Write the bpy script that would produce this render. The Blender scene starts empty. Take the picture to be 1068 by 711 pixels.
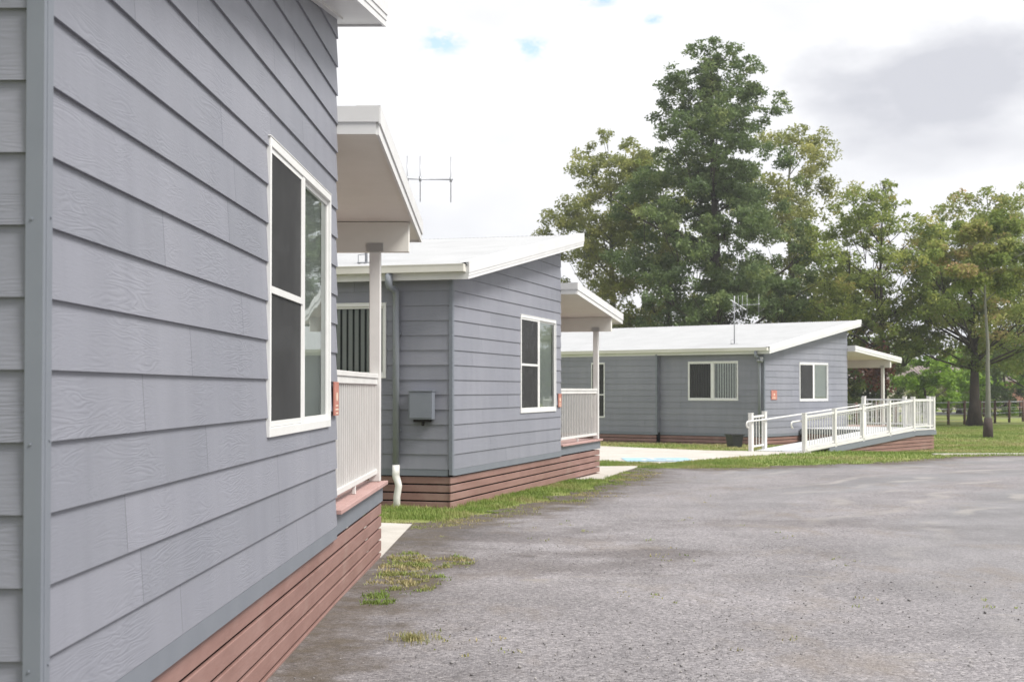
import bpy, math, random
import numpy as np
from mathutils import Vector, Matrix, noise as mnoise

random.seed(7); rng = np.random.default_rng(7)
R = math.radians
SC = bpy.context.scene
COL = SC.collection

# ------------------------------------------------------------------ camera
EYE = 1.55; F = 1483.0; CX = 534.0; HY = 406.5
cam = bpy.data.cameras.new('camera'); camo = bpy.data.objects.new('camera', cam)
COL.objects.link(camo); SC.camera = camo
cam.sensor_width = 36.0; cam.lens = 50.0
PITCH = 1.1
cam.shift_y = (51.0 - F*math.tan(R(PITCH)))/1068.0
cam.shift_x = 0.0
camo.location = (0, 0, EYE)
camo.rotation_euler = (R(90+PITCH), 0, 0)
cam.clip_start = 0.05; cam.clip_end = 3000
cam.dof.use_dof = True; cam.dof.focus_distance = 10.5; cam.dof.aperture_fstop = 6.3
SC.render.resolution_x = 1024; SC.render.resolution_y = 681

# ------------------------------------------------------------------ world and sun
SUN_EL, SUN_AZ = 52.0, 118.0      # azimuth clockwise from +Y: over the right shoulder
w = bpy.data.worlds.new('World'); SC.world = w; w.use_nodes = True
nt = w.node_tree; N = nt.nodes; L = nt.links; N.clear()
def nd(t, **k):
    n = N.new(t)
    for a, b in k.items(): setattr(n, a, b)
    return n
wo = nd('ShaderNodeOutputWorld'); bg = nd('ShaderNodeBackground'); bg.inputs['Strength'].default_value = 0.12
sky = nd('ShaderNodeTexSky'); sky.sky_type = 'NISHITA'; sky.sun_disc = False
sky.sun_elevation = R(SUN_EL); sky.sun_rotation = R(SUN_AZ); sky.altitude = 200; sky.dust_density = 1.5
tc = nd('ShaderNodeTexCoord')
def wdir(px, py):
    v = Vector(((px-CX)/F, 1.0, (HY-py)/F)); return v.normalized()
def noise_w(scale, detail, stretch=(1, 1, 2.2), rough=.55):
    m = nd('ShaderNodeMapping'); m.inputs['Scale'].default_value = stretch
    L.new(tc.outputs['Generated'], m.inputs['Vector'])
    n = nd('ShaderNodeTexNoise'); n.inputs['Scale'].default_value = scale
    n.inputs['Detail'].default_value = detail; n.inputs['Roughness'].default_value = rough
    L.new(m.outputs[0], n.inputs['Vector']); return n.outputs['Fac']
def wmath(op, a, b, clamp=False):
    n = nd('ShaderNodeMath'); n.operation = op; n.use_clamp = clamp
    for i, v in enumerate((a, b)):
        if isinstance(v, (int, float)): n.inputs[i].default_value = v
        else: L.new(v, n.inputs[i])
    return n.outputs[0]
def blob(px, py, sx, sz, warp, amp):
    """soft patch of sky around one direction; sx, sz are half sizes in radians"""
    d = wdir(px, py)
    s = nd('ShaderNodeVectorMath'); s.operation = 'SUBTRACT'; s.inputs[1].default_value = d
    L.new(tc.outputs['Generated'], s.inputs[0])
    x = nd('ShaderNodeSeparateXYZ'); L.new(s.outputs[0], x.inputs[0])
    a = wmath('POWER', wmath('ABSOLUTE', wmath('DIVIDE', x.outputs[0], sx), 0), 2.0)
    b = wmath('POWER', wmath('ABSOLUTE', wmath('DIVIDE', x.outputs[2], sz), 0), 2.0)
    c = wmath('POWER', wmath('ABSOLUTE', wmath('DIVIDE', x.outputs[1], sx*2.5), 0), 2.0)
    r = wmath('SQRT', wmath('ADD', wmath('ADD', a, b), c), 0)
    r = wmath('ADD', r, wmath('MULTIPLY', wmath('SUBTRACT', warp, .5), amp))
    return wmath('SUBTRACT', 1.0, r, True)
nA = noise_w(3.0, 8); nB = noise_w(9.0, 8); nC = noise_w(26.0, 6)
# cloud brightness
cr = nd('ShaderNodeValToRGB')
cr.color_ramp.elements[0].position = .34; cr.color_ramp.elements[0].color = (.80, .81, .835, 1)
cr.color_ramp.elements[1].position = .62; cr.color_ramp.elements[1].color = (1.0, 1.0, 1.0, 1)
mixn = wmath('ADD', wmath('MULTIPLY', nA, .6), wmath('MULTIPLY', nB, .4))
L.new(mixn, cr.inputs[0])
greyb = wmath('MINIMUM', wmath('MULTIPLY', blob(968, 82, .098, .046, nB, 2.2), 1.5), 1.0)
grey2 = wmath('MULTIPLY', blob(1010, 150, .07, .022, nB, 1.4), .8)
gmix = nd('ShaderNodeMixRGB'); gmix.blend_type = 'MIX'
L.new(wmath('MULTIPLY', wmath('MAXIMUM', greyb, grey2), .95), gmix.inputs[0]); L.new(cr.outputs[0], gmix.inputs[1]); gmix.inputs[2].default_value = (.60, .61, .655, 1)
cs = nd('ShaderNodeMixRGB'); cs.blend_type = 'MULTIPLY'; cs.inputs[0].default_value = 1
L.new(gmix.outputs[0], cs.inputs[1]); cs.inputs[2].default_value = (5.2, 5.22, 5.3, 1)
# gaps in the cloud where the blue sky shows
g = blob(463, 43, .022, .010, nC, 2.8)
g = wmath('MAXIMUM', g, blob(558, 48, .014, .010, nC, 2.6))
g = wmath('MAXIMUM', g, blob(626, -2, .018, .008, nC, 2.6))
g = wmath('MAXIMUM', g, wmath('MULTIPLY', blob(684, 18, .008, .006, nC, 3.0), .7))
open_ = nd('ShaderNodeValToRGB'); open_.color_ramp.elements[0].position = .64; open_.color_ramp.elements[1].position = .74
open_.color_ramp.elements[0].color = (0, 0, 0, 1); open_.color_ramp.elements[1].color = (.8, .8, .8, 1)
L.new(nA, open_.inputs[0])
nD = noise_w(60.0, 6, (1, 1, 1.8), .65)
wis = nd('ShaderNodeValToRGB'); wis.color_ramp.elements[0].position = .40; wis.color_ramp.elements[1].position = .62; L.new(nD, wis.inputs[0])
g = wmath('MULTIPLY', wmath('MULTIPLY', g, wis.outputs[0]), 1.5, True)
sk = nd('ShaderNodeMixRGB'); sk.blend_type = 'MULTIPLY'; sk.inputs[0].default_value = 1
L.new(sky.outputs[0], sk.inputs[1]); sk.inputs[2].default_value = (1.5, 1.35, 1.25, 1)
mx = nd('ShaderNodeMixRGB'); L.new(g, mx.inputs[0]); L.new(cs.outputs[0], mx.inputs[1]); L.new(sk.outputs[0], mx.inputs[2])
L.new(mx.outputs[0], bg.inputs['Color']); L.new(bg.outputs[0], wo.inputs['Surface'])

sun = bpy.data.lights.new('sun', 'SUN'); sun.energy = 2.9; sun.angle = R(22); sun.color = (1, .965, .91)
suno = bpy.data.objects.new('sun', sun); COL.objects.link(suno)
az = R(SUN_AZ); el = R(SUN_EL)
sd = Vector((math.sin(az)*math.cos(el), math.cos(az)*math.cos(el), math.sin(el)))
suno.rotation_euler = (-sd).to_track_quat('-Z', 'Y').to_euler(); suno.location = sd*40
SC.view_settings.view_transform = 'Standard'; SC.view_settings.look = 'None'
SC.view_settings.exposure = 0.86; SC.view_settings.gamma = 1.0; SC.view_settings.use_curve_mapping = False
SC.cycles.max_bounces = 8; SC.cycles.transparent_max_bounces = 12

# ------------------------------------------------------------------ ground height, picture-to-ground helper
def gzv(Y, X=0.0):
    Y = np.asarray(Y, float); X = np.asarray(X, float)
    ss = lambda v, a, b: (lambda t: t*t*(3-2*t))(np.clip((v-a)/(b-a), 0, 1))
    z = np.interp(Y, [0, 10, 19, 28, 38, 45, 60, 400], [.03, .03, -.04, -.10, -.14, -.20, -.30, -.30])
    return z-.15*ss(X, 7.5, 11.5)*ss(Y, 37, 43)*(1-ss(Y, 50, 62))
def gz(x, y): return float(gzv(y, x))
def G(px, py):
    z = 0.0
    for _ in range(12):
        Y = (EYE-z)*F/(py-HY); z = gz(0, Y)
    return Vector(((px-CX)/F*Y, Y, z))

# ------------------------------------------------------------------ materials
def mat(name, base, rough=.6, spec=.4, metal=0):
    m = bpy.data.materials.new(name); m.use_nodes = True
    b = m.node_tree.nodes['Principled BSDF']
    b.inputs['Base Color'].default_value = (*base, 1); b.inputs['Roughness'].default_value = rough
    b.inputs['Specular IOR Level'].default_value = spec; b.inputs['Metallic'].default_value = metal
    return m, m.node_tree, b
def tn(nt, t, **k):
    n = nt.nodes.new(t)
    for a, b in k.items(): setattr(n, a, b)
    return n
def noisen(nt, scale, detail=5, rough=.55, stretch=(1, 1, 1), coord='Object', dist=0):
    c = tn(nt, 'ShaderNodeTexCoord'); m = tn(nt, 'ShaderNodeMapping'); m.inputs['Scale'].default_value = stretch
    nt.links.new(c.outputs[coord], m.inputs[0]); n = tn(nt, 'ShaderNodeTexNoise')
    n.inputs['Scale'].default_value = scale; n.inputs['Detail'].default_value = detail
    n.inputs['Roughness'].default_value = rough; n.inputs['Distortion'].default_value = dist
    nt.links.new(m.outputs[0], n.inputs['Vector']); return n.outputs['Fac']
def ramp(nt, f, stops):
    r = tn(nt, 'ShaderNodeValToRGB'); e = r.color_ramp.elements
    while len(e) < len(stops): e.new(.5)
    for i, (p, c) in enumerate(stops):
        e[i].position = p; e[i].color = (*c, 1) if len(c) == 3 else c
    nt.links.new(f, r.inputs[0]); return r.outputs[0]
def mixc(nt, f, a, b, mode='MIX'):
    m = tn(nt, 'ShaderNodeMixRGB'); m.blend_type = mode
    for i, v in enumerate((f, a, b)):
        if isinstance(v, (int, float)): m.inputs[i].default_value = v
        elif isinstance(v, tuple): m.inputs[i].default_value = (*v, 1)
        else: nt.links.new(v, m.inputs[i])
    return m.outputs[0]
def mth(nt, op, a, b=0.0, clamp=False):
    m = tn(nt, 'ShaderNodeMath'); m.operation = op; m.use_clamp = clamp
    for i, v in enumerate((a, b)):
        if isinstance(v, (int, float)): m.inputs[i].default_value = v
        else: nt.links.new(v, m.inputs[i])
    return m.outputs[0]
def bump(nt, bs, h, s, d=.01):
    b = tn(nt, 'ShaderNodeBump'); b.inputs['Strength'].default_value = s; b.inputs['Distance'].default_value = d
    nt.links.new(h, b.inputs['Height']); nt.links.new(b.outputs[0], bs.inputs['Normal'])

M = {}
def make_clad():
    m, t, b = mat('cladding_paint', (.2, .2, .22), .55, .35)
    c = tn(t, 'ShaderNodeTexCoord')
    # embossed cedar grain: rings drawn out along the board
    at = tn(t, 'ShaderNodeAttribute'); at.attribute_name = 'board'
    ma = tn(t, 'ShaderNodeVectorMath'); ma.operation = 'MULTIPLY'; ma.inputs[1].default_value = (1.6, 1.6, 15.0)
    t.links.new(c.outputs['Object'], ma.inputs[0])
    off = tn(t, 'ShaderNodeVectorMath'); off.operation = 'ADD'
    sc = tn(t, 'ShaderNodeVectorMath'); sc.operation = 'SCALE'; sc.inputs[0].default_value = (7.0, 3.0, 5.0)
    t.links.new(at.outputs['Fac'], sc.inputs['Scale'])
    t.links.new(ma.outputs[0], off.inputs[0]); t.links.new(sc.outputs[0], off.inputs[1])
    n1 = tn(t, 'ShaderNodeTexNoise'); n1.inputs['Scale'].default_value = 1.2; n1.inputs['Detail'].default_value = 2; n1.inputs['Distortion'].default_value = .6
    t.links.new(off.outputs[0], n1.inputs['Vector'])
    rings = mth(t, 'SINE', mth(t, 'MULTIPLY', n1.outputs['Fac'], 62.0))
    n2 = tn(t, 'ShaderNodeTexNoise'); n2.inputs['Scale'].default_value = 9; n2.inputs['Detail'].default_value = 6; n2.inputs['Roughness'].default_value = .65
    t.links.new(off.outputs[0], n2.inputs['Vector'])
    mask = ramp(t, noisen(t, 1.7, 3, .5, (1, 1, 2.2)), [(.42, (0, 0, 0)), (.62, (1, 1, 1))])
    h = mth(t, 'ADD', mth(t, 'MULTIPLY', mth(t, 'MULTIPLY', rings, mask), .38), mth(t, 'MULTIPLY', n2.outputs['Fac'], .55))
    bump(t, b, h, .22, .006)
    dust = noisen(t, 1.1, 6, .6, (1, 1, .5))
    base = ramp(t, dust, [(.3, (.196, .203, .236)), (.7, (.230, .236, .270))])
    base = mixc(t, .55, base, ramp(t, at.outputs['Fac'], [(0, (.86, .87, .88)), (1, (1.08, 1.07, 1.08))]), 'MULTIPLY')
    streak = ramp(t, noisen(t, 5, 5, .6, (1, 1, .12)), [(.3, (.93, .93, .93)), (.65, (1.03, 1.03, 1.03))])
    base = mixc(t, .8, base, streak, 'MULTIPLY')
    t.links.new(base, b.inputs['Base Color']); return m
M['clad'] = make_clad()
def simple(name, c0, c1, scale, rough=.5, bs=.0, bscale=40, stretch=(1, 1, 1), spec=.4, metal=0):
    m, t, b = mat(name, c0, rough, spec, metal)
    t.links.new(ramp(t, noisen(t, scale, 6, .6, stretch), [(.3, c0), (.7, c1)]), b.inputs['Base Color'])
    if bs: bump(t, b, noisen(t, bscale, 5, .6, stretch), bs, .004)
    return m
M['trim'] = simple('grey_trim_paint', (.150, .166, .194), (.172, .188, .216), 3, .5)
M['white'] = simple('white_trim_paint', (.60, .60, .60), (.68, .68, .68), 2.5, .45, .05)
M['cream'] = simple('cream_gutter_paint', (.56, .545, .49), (.64, .625, .57), 2, .4)
M['soffit'] = simple('soffit_paint', (.66, .645, .60), (.73, .715, .67), 1.7, .6, .05, 30)
M['roof'] = simple('white_roof_steel', (.35, .356, .364), (.405, .411, .42), 1.4, .6)
M['rail'] = simple('white_rail_powdercoat', (.60, .59, .575), (.68, .67, .655), 4, .42)
M['alu'] = simple('window_aluminium', (.66, .66, .65), (.74, .74, .73), 3, .35)
M['pipe'] = simple('downpipe_paint', (.205, .222, .252), (.23, .247, .275), 3, .4)
M['pvc'] = simple('white_pvc', (.62, .61, .58), (.76, .75, .72), 6, .4)
def make_slat():
    m, t, b = mat('composite_slats', (.3, .17, .15), .6, .3)
    f = noisen(t, 2.2, 7, .65, (1, .5, 2)); g = noisen(t, 30, 6, .7, (.12, .12, 3))
    c = ramp(t, f, [(.28, (.205, .115, .098)), (.5, (.248, .144, .124)), (.75, (.30, .185, .162))])
    c = mixc(t, .6, c, ramp(t, g, [(.3, (.85, .85, .85)), (.7, (1.08, 1.08, 1.08))]), 'MULTIPLY')
    dirt = ramp(t, noisen(t, 1.4, 8, .7, (1, 1, 1)), [(.55, (0, 0, 0)), (.75, (.35, .35, .35))])
    c = mixc(t, dirt, c, (.33, .27, .23))
    t.links.new(c, b.inputs['Base Color']); bump(t, b, g, .25, .004); return m
M['slat'] = make_slat()
M['deck'] = simple('deck_board', (.36, .22, .20), (.44, .29, .27), 5, .6, .2, 20, (.3, .3, 1))
M['dark'] = mat('shade_and_dark_parts', (.02, .018, .017), .9, .1)[0]  # near-black for put-in shade below floors, sheathing and small dark parts
M['inner'] = mat('room_interior', (.11, .11, .105), .8, .2)[0]
M['blind'] = simple('blind_fabric', (.74, .75, .72), (.80, .80, .77), 3, .8)
M['rubber'] = mat('black_plastic', (.018, .019, .022), .45, .5)[0]
M['galv'] = simple('galvanised_steel', (.30, .31, .33), (.38, .39, .41), 8, .45, 0, 40, (1, 1, 1), .5, .6)
M['post'] = simple('fence_timber', (.085, .05, .04), (.13, .08, .065), 5, .85, .4, 20, (1, 1, .3))
M['concrete'] = None
def make_screen():
    m, t, b = mat('insect_screen', (.035, .035, .036), .75, .25)
    t.links.new(ramp(t, noisen(t, 3, 4), [(.3, (.030, .030, .032)), (.7, (.045, .045, .047))]), b.inputs['Base Color'])
    tr = tn(t, 'ShaderNodeBsdfTransparent'); mxs = tn(t, 'ShaderNodeMixShader'); mxs.inputs[0].default_value = .80
    o = t.nodes['Material Output']; t.links.new(tr.outputs[0], mxs.inputs[1]); t.links.new(b.outputs[0], mxs.inputs[2]); t.links.new(mxs.outputs[0], o.inputs[0])
    return m
M['screen'] = make_screen()
def make_glass():
    m, t, b = mat('window_glass', (1, 1, 1), .02, .5)
    gl = tn(t, 'ShaderNodeBsdfGlossy'); gl.inputs['Roughness'].default_value = .015; gl.inputs['Color'].default_value = (.9, .95, .93, 1)
    tr = tn(t, 'ShaderNodeBsdfTransparent'); tr.inputs['Color'].default_value = (.92, .96, .94, 1)
    fr = tn(t, 'ShaderNodeFresnel'); fr.inputs['IOR'].default_value = 1.75
    nb = tn(t, 'ShaderNodeBump'); nb.inputs['Strength'].default_value = .03; nb.inputs['Distance'].default_value = .02
    t.links.new(noisen(t, 2.0, 1), nb.inputs['Height']); t.links.new(nb.outputs[0], gl.inputs['Normal'])
    ms = tn(t, 'ShaderNodeMixShader'); t.links.new(fr.outputs[0], ms.inputs[0]); t.links.new(tr.outputs[0], ms.inputs[1]); t.links.new(gl.outputs[0], ms.inputs[2])
    t.links.new(ms.outputs[0], t.nodes['Material Output'].inputs[0]); return m
M['glass'] = make_glass()
def make_concrete():
    m, t, b = mat('concrete', (.45, .43, .40), .85, .2)
    c = ramp(t, noisen(t, 1.3, 8, .65), [(.3, (.40, .375, .335)), (.7, (.53, .50, .46))])
    c = mixc(t, .6, c, ramp(t, noisen(t, 60, 3, .6), [(.35, (.85, .85, .85)), (.65, (1.06, 1.06, 1.06))]), 'MULTIPLY')
    t.links.new(c, b.inputs['Base Color']); bump(t, b, noisen(t, 90, 4), .3, .004); return m
M['concrete'] = make_concrete()
M['ramp'] = simple('ramp_floor', (.50, .51, .54), (.58, .59, .61), 2, .7, .2, 60)
M['blue'] = simple('faded_blue_paint', (.22, .40, .52), (.36, .50, .58), 2.5, .7)
M['wpaint'] = simple('faded_white_paint', (.55, .56, .56), (.66, .66, .65), 3, .7)
M['signred'] = simple('sign_plate_red', (.40, .15, .115), (.47, .20, .155), 12, .5)
M['signcream'] = mat('sign_print_cream', (.74, .62, .48), .5)[0]

def make_ground():
    m, t, b = mat('lawn', (.1, .12, .04), .95, .1)
    big = noisen(t, .22, 6, .6); mid = noisen(t, 1.7, 7, .65); fine = noisen(t, 22, 6, .7)
    c = ramp(t, big, [(.32, (.155, .200, .058)), (.5, (.205, .245, .075)), (.68, (.28, .27, .12))])
    c = mixc(t, ramp(t, mid, [(.52, (0, 0, 0)), (.72, (.7, .7, .7))]), c, (.28, .25, .12))
    c = mixc(t, .8, c, ramp(t, fine, [(.3, (.62, .62, .62)), (.7, (1.25, 1.25, 1.25))]), 'MULTIPLY')
    t.links.new(c, b.inputs['Base Color']); bump(t, b, fine, .5, .05); return m
M['ground'] = make_ground()
def make_road():
    m, t, b = mat('gravel_seal', (.2, .2, .2), .85, .25)
    co = tn(t, 'ShaderNodeTexCoord')
    def vor(s):
        v = tn(t, 'ShaderNodeTexVoronoi'); v.inputs['Scale'].default_value = s; v.inputs['Randomness'].default_value = 1
        t.links.new(co.outputs['Object'], v.inputs['Vector']); return v
    v1 = vor(62); v2 = vor(130)
    def bw(x):
        s = tn(t, 'ShaderNodeSeparateColor'); t.links.new(x, s.inputs[0]); return s.outputs[0]
    g1 = bw(v1.outputs['Color']); g2 = bw(v2.outputs['Color'])
    gr = ramp(t, mth(t, 'ADD', mth(t, 'MULTIPLY', g1, .6), mth(t, 'MULTIPLY', g2, .4)),
              [(.06, (.085, .080, .083)), (.42, (.172, .165, .170)), (.7, (.232, .222, .228)), (.97, (.36, .345, .34))])
    # smoother, bluer bitumen worn by wheels; the wear swings round the bend
    sx = tn(t, 'ShaderNodeSeparateXYZ'); t.links.new(co.outputs['Object'], sx.inputs[0])
    warp = noisen(t, .22, 4, .5)
    rad = mth(t, 'SQRT', mth(t, 'ADD', mth(t, 'POWER', mth(t, 'ABSOLUTE', mth(t, 'SUBTRACT', sx.outputs[0], 26.0)), 2.0),
                             mth(t, 'POWER', mth(t, 'ABSOLUTE', mth(t, 'SUBTRACT', sx.outputs[1], 8.0)), 2.0)))
    rad = mth(t, 'ADD', rad, mth(t, 'MULTIPLY', warp, 3.0))
    lane = mth(t, 'SINE', mth(t, 'MULTIPLY', rad, 1.9))
    lane_m = ramp(t, mth(t, 'MULTIPLY', mth(t, 'ADD', lane, 1.0), .5), [(.45, (0, 0, 0)), (.85, (1, 1, 1))])
    far_m = ramp(t, mth(t, 'DIVIDE', sx.outputs[0], 12.0), [(.15, (0, 0, 0)), (.50, (1, 1, 1))])
    lane_m = mth(t, 'MULTIPLY', bw(lane_m), bw(far_m))
    smooth = ramp(t, g2, [(.1, (.130, .130, .136)), (.9, (.215, .213, .217))])
    c = mixc(t, mth(t, 'MULTIPLY', lane_m, .9), gr, smooth)
    # wide tone changes and brown silt
    c = mixc(t, .8, c, ramp(t, noisen(t, 2.3, 8, .7, (1, .45, 1), dist=.8), [(.3, (.89, .885, .885)), (.68, (1.09, 1.085, 1.085))]), 'MULTIPLY')
    c = mixc(t, .9, c, ramp(t, noisen(t, .55, 6, .6), [(.28, (.84, .83, .835)), (.66, (1.32, 1.30, 1.31))]), 'MULTIPLY')
    silt = ramp(t, noisen(t, .8, 8, .7, (1, .5, 1)), [(.53, (0, 0, 0)), (.66, (.5, .5, .5))])
    c = mixc(t, silt, c, (.185, .155, .128))
    pale = ramp(t, noisen(t, .45, 9, .72, (.7, 1.6, 1), dist=1.0), [(.60, (0, 0, 0)), (.67, (.55, .55, .55))])
    c = mixc(t, pale, c, (.27, .245, .215))
    wob = noisen(t, 1.1, 7, .65)
    for (wx, wy, ax, ay, st) in ((.25, 12.3, 1.5, .9, .62), (1.25, 13.4, 1.5, .55, .75), (-.2, 15.0, 1.6, 1.3, .6), (3.4, 16.5, 2.4, .8, .45)):   # old damp-dark patches worn in the seal
        dx_ = mth(t, 'DIVIDE', mth(t, 'SUBTRACT', sx.outputs[0], wx), ax); dy_ = mth(t, 'DIVIDE', mth(t, 'SUBTRACT', sx.outputs[1], wy), ay)
        r_ = mth(t, 'SQRT', mth(t, 'ADD', mth(t, 'MULTIPLY', dx_, dx_), mth(t, 'MULTIPLY', dy_, dy_)))
        r_ = mth(t, 'ADD', r_, mth(t, 'MULTIPLY', mth(t, 'SUBTRACT', wob, .5), 2.6))
        c = mixc(t, mth(t, 'MULTIPLY', bw(ramp(t, r_, [(.45, (1, 1, 1)), (1.05, (0, 0, 0))])), st), c, mixc(t, 1.0, c, (.58, .55, .53), 'MULTIPLY'))
    ty = mth(t, 'SINE', mth(t, 'MULTIPLY', rad, 6.3))
    tm = mth(t, 'MULTIPLY', bw(ramp(t, mth(t, 'MULTIPLY', mth(t, 'ADD', ty, 1.0), .5), [(.78, (0, 0, 0)), (.97, (1, 1, 1))])), bw(ramp(t, noisen(t, .5, 5, .6), [(.45, (0, 0, 0)), (.6, (.6, .6, .6))])))
    tm = mth(t, 'MULTIPLY', tm, bw(far_m))
    c = mixc(t, tm, c, (.33, .31, .29))
    at = tn(t, 'ShaderNodeAttribute'); at.attribute_name = 'edge'
    e = mth(t, 'ADD', at.outputs['Fac'], mth(t, 'MULTIPLY', mth(t, 'SUBTRACT', noisen(t, 2.6, 7, .7), .5), 1.9))
    em = ramp(t, e, [(.05, (1, 1, 1)), (.55, (0, 0, 0))])
    soil = ramp(t, noisen(t, 18, 6, .7), [(.3, (.085, .068, .052)), (.7, (.165, .140, .108))])
    c = mixc(t, mth(t, 'MULTIPLY', bw(em), .85), c, soil)
    dark = ramp(t, e, [(.3, (.72, .70, .68)), (1.0, (1, 1, 1))])
    c = mixc(t, 1.0, c, dark, 'MULTIPLY')
    t.links.new(c, b.inputs['Base Color'])
    h = mth(t, 'ADD', mth(t, 'MULTIPLY', v1.outputs['Distance'], -1.0), mth(t, 'MULTIPLY', v2.outputs['Distance'], -.5))
    bump(t, b, h, .45, .010); return m
M['road'] = make_road()
def make_tint(name, stops, rough=.6, trans=.35, tcol=(.2, .25, .05)):
    m, t, b = mat(name, stops[0][1], rough, .25)
    at = tn(t, 'ShaderNodeAttribute'); at.attribute_name = 'tint'
    c = ramp(t, at.outputs['Fac'], stops)
    t.links.new(c, b.inputs['Base Color'])
    if trans:
        tl = tn(t, 'ShaderNodeBsdfTranslucent'); t.links.new(mixc(t, .6, c, tcol, 'MIX'), tl.inputs[0])
        ms = tn(t, 'ShaderNodeMixShader'); ms.inputs[0].default_value = trans
        t.links.new(b.outputs[0], ms.inputs[1]); t.links.new(tl.outputs[0], ms.inputs[2])
        t.links.new(ms.outputs[0], t.nodes['Material Output'].inputs[0])
    return m
M['leaf_dark'] = make_tint('leaf_dark', [(0, (0.081, 0.121, 0.055)), (.5, (0.158, 0.221, 0.086)), (1, (0.300, 0.339, 0.131))], .55, .42, (.14, .20, .07))
M['leaf_pale'] = make_tint('leaf_pale', [(0, (0.180, 0.210, 0.064)), (.5, (0.327, 0.349, 0.108)), (1, (0.544, 0.502, 0.172))], .55, .45, (.27, .30, .10))
M['leaf_olive'] = make_tint('leaf_olive', [(0, (0.151, 0.215, 0.058)), (.5, (0.289, 0.358, 0.092)), (.8, (0.454, 0.472, 0.127)), (1, (0.606, 0.401, 0.185))], .55, .5, (.24, .28, .07))
M['leaf_turning'] = make_tint('leaf_turning', [(0, (0.125, 0.203, 0.048)), (.45, (0.239, 0.311, 0.080)), (.75, (0.389, 0.393, 0.121)), (.9, (0.503, 0.365, 0.187)), (1, (0.603, 0.406, 0.242))], .55, .5, (.24, .26, .07))
M['leaf_bright'] = make_tint('leaf_bright', [(0, (0.128, 0.218, 0.030)), (.5, (0.237, 0.397, 0.053)), (1, (0.382, 0.555, 0.090))], .55, .4, (.22, .32, .04))
M['leaf_brown'] = make_tint('leaf_brown', [(0, (0.130, 0.058, 0.039)), (1, (0.312, 0.143, 0.104))], .8, .2, (.2, .1, .06))
M['bark'] = simple('dark_bark', (.030, .024, .020), (.065, .052, .043), 6, .9, .8, 14, (1, 1, .3))
M['bark_pale'] = simple('pale_bark', (.12, .125, .105), (.20, .20, .17), 4, .85, .5, 12, (1, 1, .3))
M['bark_burnt'] = simple('burnt_bark', (.035, .027, .025), (.075, .055, .05), 9, .95, .9, 18)
M['grass'] = make_tint('grass_blades', [(0, (.140, .210, .045)), (.4, (.225, .295, .075)), (.7, (.30, .30, .12)), (1, (.42, .35, .19))], .7, .3, (.2, .26, .05))
M['stone'] = make_tint('loose_stones', [(0, (.10, .096, .098)), (.6, (.24, .23, .23)), (1, (.46, .43, .40))], .8, 0)
M['brick'] = simple('far_brick', (.26, .13, .09), (.33, .18, .13), 2, .8)
M['render'] = simple('far_wall_render', (.52, .48, .40), (.60, .56, .48), 1, .8)
M['tile'] = simple('far_roof_tile', (.16, .13, .12), (.22, .18, .17), 2, .8)

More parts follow.
